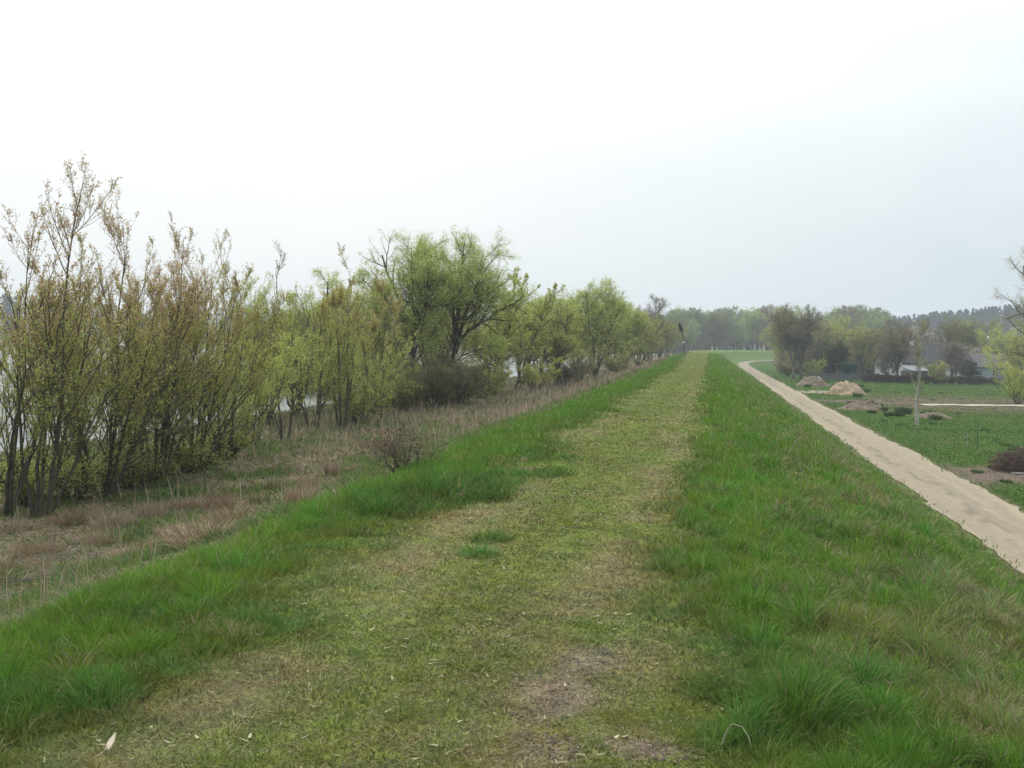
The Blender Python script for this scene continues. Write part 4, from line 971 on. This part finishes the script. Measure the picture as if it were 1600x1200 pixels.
# leaning post at the dike edge
P = at_depth(1071, 150); zt = top_h(P, 502); D = depth(P); k = D / FPX
h = empty('leaning_post', P, -YAW, 'weathered wooden post leaning left on the dike edge, dark board at its top', 'post')
q = lambda px, py, dy=0: ((px - 1071) * k, dy, (552 - py) * k)
mb = MB(); mb.tube([(0, 0, -.4), q(1071, 552), q(1069, 540), q(1067, 524), q(1064.5, 511)], [.15, .15, .14, .13, .12], 10); mb.build('pole', M_wood, h)
mb = MB(); a, b_ = Vector(q(1065.3, 515, .0)), Vector(q(1060.5, 502, .0)); pd = Vector((1, 0, .35)).normalized()
prof = [(a, .10), (a.lerp(b_, .18), .26), (a.lerp(b_, .5), .24), (a.lerp(b_, .78), .20), (b_, .10)]
vs = []; 
for yy in (-.32, -.16):
    for c_, w_ in prof: vs += [c_ - pd * w_ + Vector((0, yy, 0)), c_ + pd * w_ + Vector((0, yy, 0))]
fs = []
for i in range(4): fs.append((2 * i, 2 * i + 1, 2 * i + 3, 2 * i + 2)); fs.append((10 + 2 * i + 2, 10 + 2 * i + 3, 10 + 2 * i + 1, 10 + 2 * i))
for i in range(4): fs.append((2 * i, 2 * i + 2, 12 + 2 * i, 10 + 2 * i)); fs.append((2 * i + 1, 11 + 2 * i, 13 + 2 * i, 2 * i + 3))
fs.append((0, 10, 11, 1)); fs.append((8, 9, 19, 18)); mb.add(vs, fs); mb.build('board', M_black, h)
mb = MB(); c_ = Vector(q(1067.8, 531.5)); mb.tube([c_ + Vector((0, 0, -.10)), c_ + Vector((0, 0, .10))], [.17, .17], 10); mb.build('band', M_plast, h)

# heaps
def heap(name, P, rx, ry, H, m, label, seed, rz=0, cat='heap', n=40, rough=.35, ns=3.0, group=None):
    V = []; F = []
    for i in range(n + 1):
        for j in range(n + 1):
            a = -1.3 + 2.6 * i / n; b = -1.3 + 2.6 * j / n; rr = math.hypot(a, b)
            nn = float(fbm((a + seed) * ns, (b + seed * .7) * ns, 13, 4)) - .5
            z = H * max(0, 1 - min(rr * (1 + nn * .6), 1.05) ** 2.6) ** .8 * (1 + nn * rough * 2.6) + (nn * H * .12 if rr < 1.15 else 0)
            V.append((a * rx, b * ry, z - .06 - (0.25 * max(0, rr - 1.05)) ))
    V = np.array(V); ii = (np.arange(n)[:, None] * (n + 1) + np.arange(n)[None]).ravel(); L = np.stack([ii, ii + n + 1, ii + n + 2, ii + 1], -1).ravel()
    o = obj(name, np_mesh(name, V, L, np.arange(len(ii)) * 4, [m], smooth=True)); o.location = [float(v) for v in P]; o.rotation_euler.z = rz
    return tag(o, label, cat, group)
P = gp(1322, 616); k = depth(P) / FPX
heap('sand_heap', P, 30 * k, 2.4, 18 * k, M_sandp, 'orange brown sand heap with grass tufts, the larger one beside the sandy road', 2)
P = gp(1270, 603); k = depth(P) / FPX
heap('rubble_heap', P, 25 * k, 2.2, 13 * k, M_soilp, 'low rubble heap with green weeds left of the large sand heap', 3, rough=.6, ns=4)
P = gp(1350, 640); k = depth(P) / FPX
heap('soil_heap', P, 38 * k, 1.4, 10 * k, M_soilp, 'long low ridge of dark turned soil and clods left of the young tree', 5, rz=-.25, rough=.9, ns=5)
P = gp(1455, 652); k = depth(P) / FPX
heap('soil_heap', P, 32 * k, 1.2, 7 * k, M_soilp, 'low brown soil ridge right of the young pale trunk', 6, rz=-.2, rough=.9, ns=5)
P = _b3.copy(); heap('molehill', P, .20, .16, .075, M_soilg, 'grey brown molehill in the grass on the right shoulder of the path', 8, n=26, rough=.5, ns=3)
# weeds on the heaps and dark tufts in the field
def tuft(name, P, R_, H, n, cols, label, cat, w=.012, seed=0, group=None, lean=.5):
    rg_ = np.random.default_rng(seed); a = rg_.uniform(0, 6.283, n); rr = R_ * np.sqrt(rg_.random(n)) * .6
    x = rr * np.cos(a); y = rr * np.sin(a); cols = np.array(cols)
    o = blades(np.stack([x, y, np.zeros(n)], -1), H * rg_.uniform(.5, 1.1, n), np.full(n, w), a + rg_.normal(size=n) * .6, np.abs(rg_.normal(lean, .3, n)) * (.3 + rr / R_), rg_.uniform(0, .8, n), cols[rg_.integers(0, len(cols), n)] * rg_.uniform(.6, 1.3, (n, 1)), name)
    o.location = [float(v) for v in P]; return tag(o, label, cat, group)
GR = [(.06, .13, .03), (.08, .14, .035)]; RU = [(.24, .16, .095), (.22, .16, .10), (.28, .20, .12)]; TAN = [(.34, .26, .17), (.28, .20, .14)]
w0 = tuft('weed_tuft', gp(1266, 596), 1.0, .6, 260, GR, 'green weed clump growing on and round the heaps by the road', 'weeds', .07, 1, 'weeds on the heaps')
for (px, py, s_) in ((1280, 600, .9), (1252, 600, .8), (1325, 606, .9), (1352, 614, .8), (1262, 606, .7), (1340, 622, .8), (1290, 600, .8), (1345, 606, .6)):
    c = w0.copy(); COL.objects.link(c); P = gp(px, py); c.location = (P[0], P[1], P[2] + .15); c.scale = (s_,) * 3; c.rotation_euler.z = px
w1 = tuft('weed_tuft', gp(1355, 632), .8, .55, 260, [(.05, .10, .03), (.075, .115, .035)], 'dark green nettle clump along the soil ridge by the young tree', 'weeds', .05, 2, 'nettles along the soil ridge')
for (px, py, s_) in ((1342, 634, .8), (1368, 638, 1.1), (1378, 642, .9), (1412, 646, 1.2), (1405, 650, .8), (1452, 650, 1.0), (1462, 656, .9), (1330, 632, .7), (1390, 650, .8), (1362, 646, .7)):
    c = w1.copy(); COL.objects.link(c); P = gp(px, py); c.location = (P[0], P[1], P[2]); c.scale = (s_,) * 3; c.rotation_euler.z = px
w2 = tuft('weed_tuft', gp(1470, 615), .5, .22, 160, [(.06, .115, .03), (.08, .13, .035)], 'dark weed tuft in the open field right of the road', 'weeds', .05, 3, 'tufts in the field')
rq = random.Random(4)
for i in range(46):
    px = rq.uniform(1330, 1600); py = rq.uniform(612, 760)
    P = gp(px, py)
    if P[0] < 11.5: continue
    c = w2.copy(); COL.objects.link(c); c.location = tuple(map(float, P)); s_ = rq.uniform(.35, .9); c.scale = (s_, s_, s_ * .8); c.rotation_euler.z = px
# two dark clumps beside the pale lane
for (px, py) in ((1518, 634), (1533, 635)):
    pass
# tufts on the river side
for i, (px, py, H, R_, cols, lab) in enumerate([
        (342, 803, .80, .55, RU, 'rust brown upright grass tuft, the tallest one on the dry river side strip'),
        (232, 812, .6, .6, TAN, 'tan drooping grass tuft left of the rust brown one'),
        (268, 838, .32, .6, RU, 'flattened rusty grass clump just above the green edge'),
        (405, 790, .5, .5, TAN + GR, 'mixed green and tan grass tuft right of the rust brown one'),
        (470, 792, .45, .4, TAN, 'pale grass tuft at the green edge before the dark seed head bush'),
        (520, 745, .7, .4, TAN, 'tall pale grass tuft left of the dark seed head bush')]):
    P = gp(px, py); tuft('grass_tuft', P, R_ * .8, H * .7, 300, cols, lab, 'grass tuft', .011, 20 + i, lean=.3)
lows = [((150, 850), TAN), ((60, 870), RU), ((205, 878), TAN), ((300, 830), TAN), ((120, 815), RU), ((20, 830), TAN), ((255, 862), RU), ((330, 850), TAN), ((380, 815), RU), ((430, 760), TAN), ((90, 905), TAN), ((180, 820), TAN), ((290, 795), RU), ((455, 735), TAN), ((500, 765), RU), ((30, 900), RU), ((560, 735), TAN), ((585, 700), RU), ((520, 700), TAN)]
lt = {}
for i, ((px, py), cc) in enumerate(lows):
    P = gp(px, py); lab = 'low tangled clump of dead tan grass on the river side strip' if cc is TAN else 'low tangled clump of dead rusty brown grass on the river side strip'
    key = cc is TAN
    if key not in lt: lt[key] = tuft('dead_grass_clump', P, .55, .34, 420, cc, lab, 'grass clump', .010, 60 + i, 'low dead grass clumps on the river side', lean=1.0)
    else:
        c = lt[key].copy(); COL.objects.link(c); c.location = tuple(map(float, P)); k_ = .7 + .6 * ((i * 37) % 10) / 10; c.scale = (k_ * 1.3, k_, k_ * .9); c.rotation_euler.z = i * 1.3
# dead seed head bush near the slope edge
P = gp(634, 742); H = top_h(P, 655)
t_ = bush(501, P, H, .75, 900, .028, [(.05, .04, .035), (.16, .09, .06)], 'dry brown bush with dark seed heads at the edge of the green bank', 'bush', n2=9, ns=9, name='seed_head_bush', n3=5, f=.28)
P = gp(600, 730); bush(502, P, top_h(P, 665), .6, 600, .025, [(.12, .09, .07), (.05, .04, .035)], 'thin dead weed stalk clump left of the seed head bush', 'bush', n2=6, ns=7, n3=4, tw=M_twigg, name='dead_weeds', f=.3)
# dead branches lying at the lower left
def branch_pile(name, P, R_, H, n, label, m, seed, r=.008, th=1.0, cat='branches'):
    rg_ = random.Random(seed); mb = MB()
    for i in range(n):
        a = rg_.uniform(0, 6.283); q = R_ * math.sqrt(rg_.random()) * .75; cx, cy = math.cos(a) * q, math.sin(a) * q
        zc = H * (1 - (q / R_) ** 2) * rg_.random(); b = rg_.uniform(0, 6.283); l = rg_.uniform(.3, 1.0) * R_ * .7 * th; dz = rg_.uniform(-.25, .3) * l * .5
        d = Vector((math.cos(b), math.sin(b), 0)) * l / 2; p0 = Vector((cx, cy, max(zc - dz, .01))); 
        pts_ = [p0 - d, p0 + Vector((rg_.uniform(-.1, .1) * l, rg_.uniform(-.1, .1) * l, dz * .6 + .03)), p0 + d + Vector((0, 0, dz * 1.3))]
        mb.tube(pts_, [r, r * .8, r * .4], 3, cap=False)
    o = mb.build(name, m); o.location = [float(v) for v in P]; return tag(o, label, cat)
M_deadg = mat('dead_branch', (.17, .14, .115), var=.3)
M_deadd = mat('dead_branch_dark', (.10, .06, .05), var=.4)
branch_pile('fallen_branches', gp(40, 925), 1.2, .25, 60, 'pale dead twigs lying in the dry grass at the lower left', M_deadg, 1, .007)
branch_pile('fallen_branches', gp(110, 880), .9, .15, 26, 'few thin pale sticks lying above the pale twig heap', M_deadg, 2, .006)
P = gp(1604, 738); k = depth(P) / FPX
branch_pile('brush_pile', P, 1.9, 1.15, 900, 'heap of dark reddish cut brushwood beside the field, at the right photo edge', M_deadd, 3, .014, .75, 'brush pile')
mb = MB(); mb.tube([(-.3, 0, .05), (.1, .06, .06), (.35, .05, .05)], [.035, .045, .03], 8); o = mb.build('log', M_birch); o.location = [float(v) for v in gp(1592, 742)]; tag(o, 'short pale log lying before the brushwood heap', 'log')
# stakes
P = gp(1527, 703); mb = MB(); mb.tube([(0, 0, -.1), (-.02, 0, .7), (-.04, 0, top_h(P, 660))], [.022, .02, .018], 6); o = mb.build('stake', M_stakeg); o.location = [float(v) for v in P]; tag(o, 'thin dark green stake upright in the grass left of the brushwood heap', 'stake')
P = gp(1511, 697); mb = MB(); mb.tube([(0, 0, -.1), (0, 0, top_h(P, 676))], [.02, .015], 6); o = mb.build('stake', M_metal); o.location = [float(v) for v in P]; tag(o, 'shorter pale stake left of the dark green one', 'stake')
P = gp(1574, 715); mb = MB(); mb.tube([(0, 0, -.1), (.03, 0, .5), (.0, 0, top_h(P, 688))], [.018, .016, .01], 6); o = mb.build('stake', M_wood); o.location = [float(v) for v in P]; tag(o, 'short brown stake behind the brushwood heap', 'stake')
# wood splinter, curled dry leaf
P = gp(166, 1176); mb = MB()
vs = [(-.012, 0, 0), (.012, .004, .0), (.020, .01, .045), (.008, .015, .095), (-.012, .008, .05), (-.012, .012, 0), (.012, .016, .0), (.020, .022, .045), (.008, .025, .098), (-.012, .02, .05)]
mb.add(vs, [(0, 1, 2, 4), (4, 2, 3), (5, 9, 7, 6), (9, 8, 7), (0, 4, 9, 5), (4, 3, 8, 9), (1, 6, 7, 2), (2, 7, 8, 3), (0, 5, 6, 1)]); o = mb.build('wood_splinter', mat('fresh_wood', (.72, .58, .42), var=.15, scale=30)); o.location = (P[0], P[1], P[2] + .01); o.scale = (.75, .75, .72); o.rotation_euler = (-.5, 0, -.1); tag(o, 'pale fresh wood splinter sticking up in the grass at the lower left', 'splinter')
P = gp(1150, 1178); mb = MB(); 
pp = [(-.06, 0, .0), (-.045, .01, .05), (-.02, .01, .09), (.02, .0, .085), (.045, 0, .05), (.06, 0, .0)]
for (a, c) in zip(pp[:-1], pp[1:]): mb.add([a, c, (c[0] + .004, c[1] + .02, c[2] - .01), (a[0] + .004, a[1] + .02, a[2] - .01)], [(0, 1, 2, 3), (3, 2, 1, 0)][:1])
o = mb.build('dry_leaf', mat('dry_leaf', (.50, .42, .30), var=.2, scale=20)); o.location = (P[0], P[1], P[2] + .03)
md = o.modifiers.new('s', 'SOLIDIFY'); md.thickness = .002
tag(o, 'curled pale dead leaf standing in the grass right of the path, bottom of photo', 'leaf')

# ------------------------------------------------------------------ haze
mh = bpy.data.materials.new('haze'); mh.use_nodes = True; t = mh.node_tree
for n_ in list(t.nodes):
    if n_.type == 'BSDF_PRINCIPLED': t.nodes.remove(n_)
vo = N(t, 'ShaderNodeVolumePrincipled'); vo.inputs['Color'].default_value = (.90, .95, 1.0, 1); vo.inputs['Density'].default_value = .00048
t.links.new(vo.outputs[0], t.nodes['Material Output'].inputs['Volume'])
hb = MB().box(-1010, 1010, -110, 1110, -9.5, 45).build('haze', mh); tag(hb, kind='stuff')
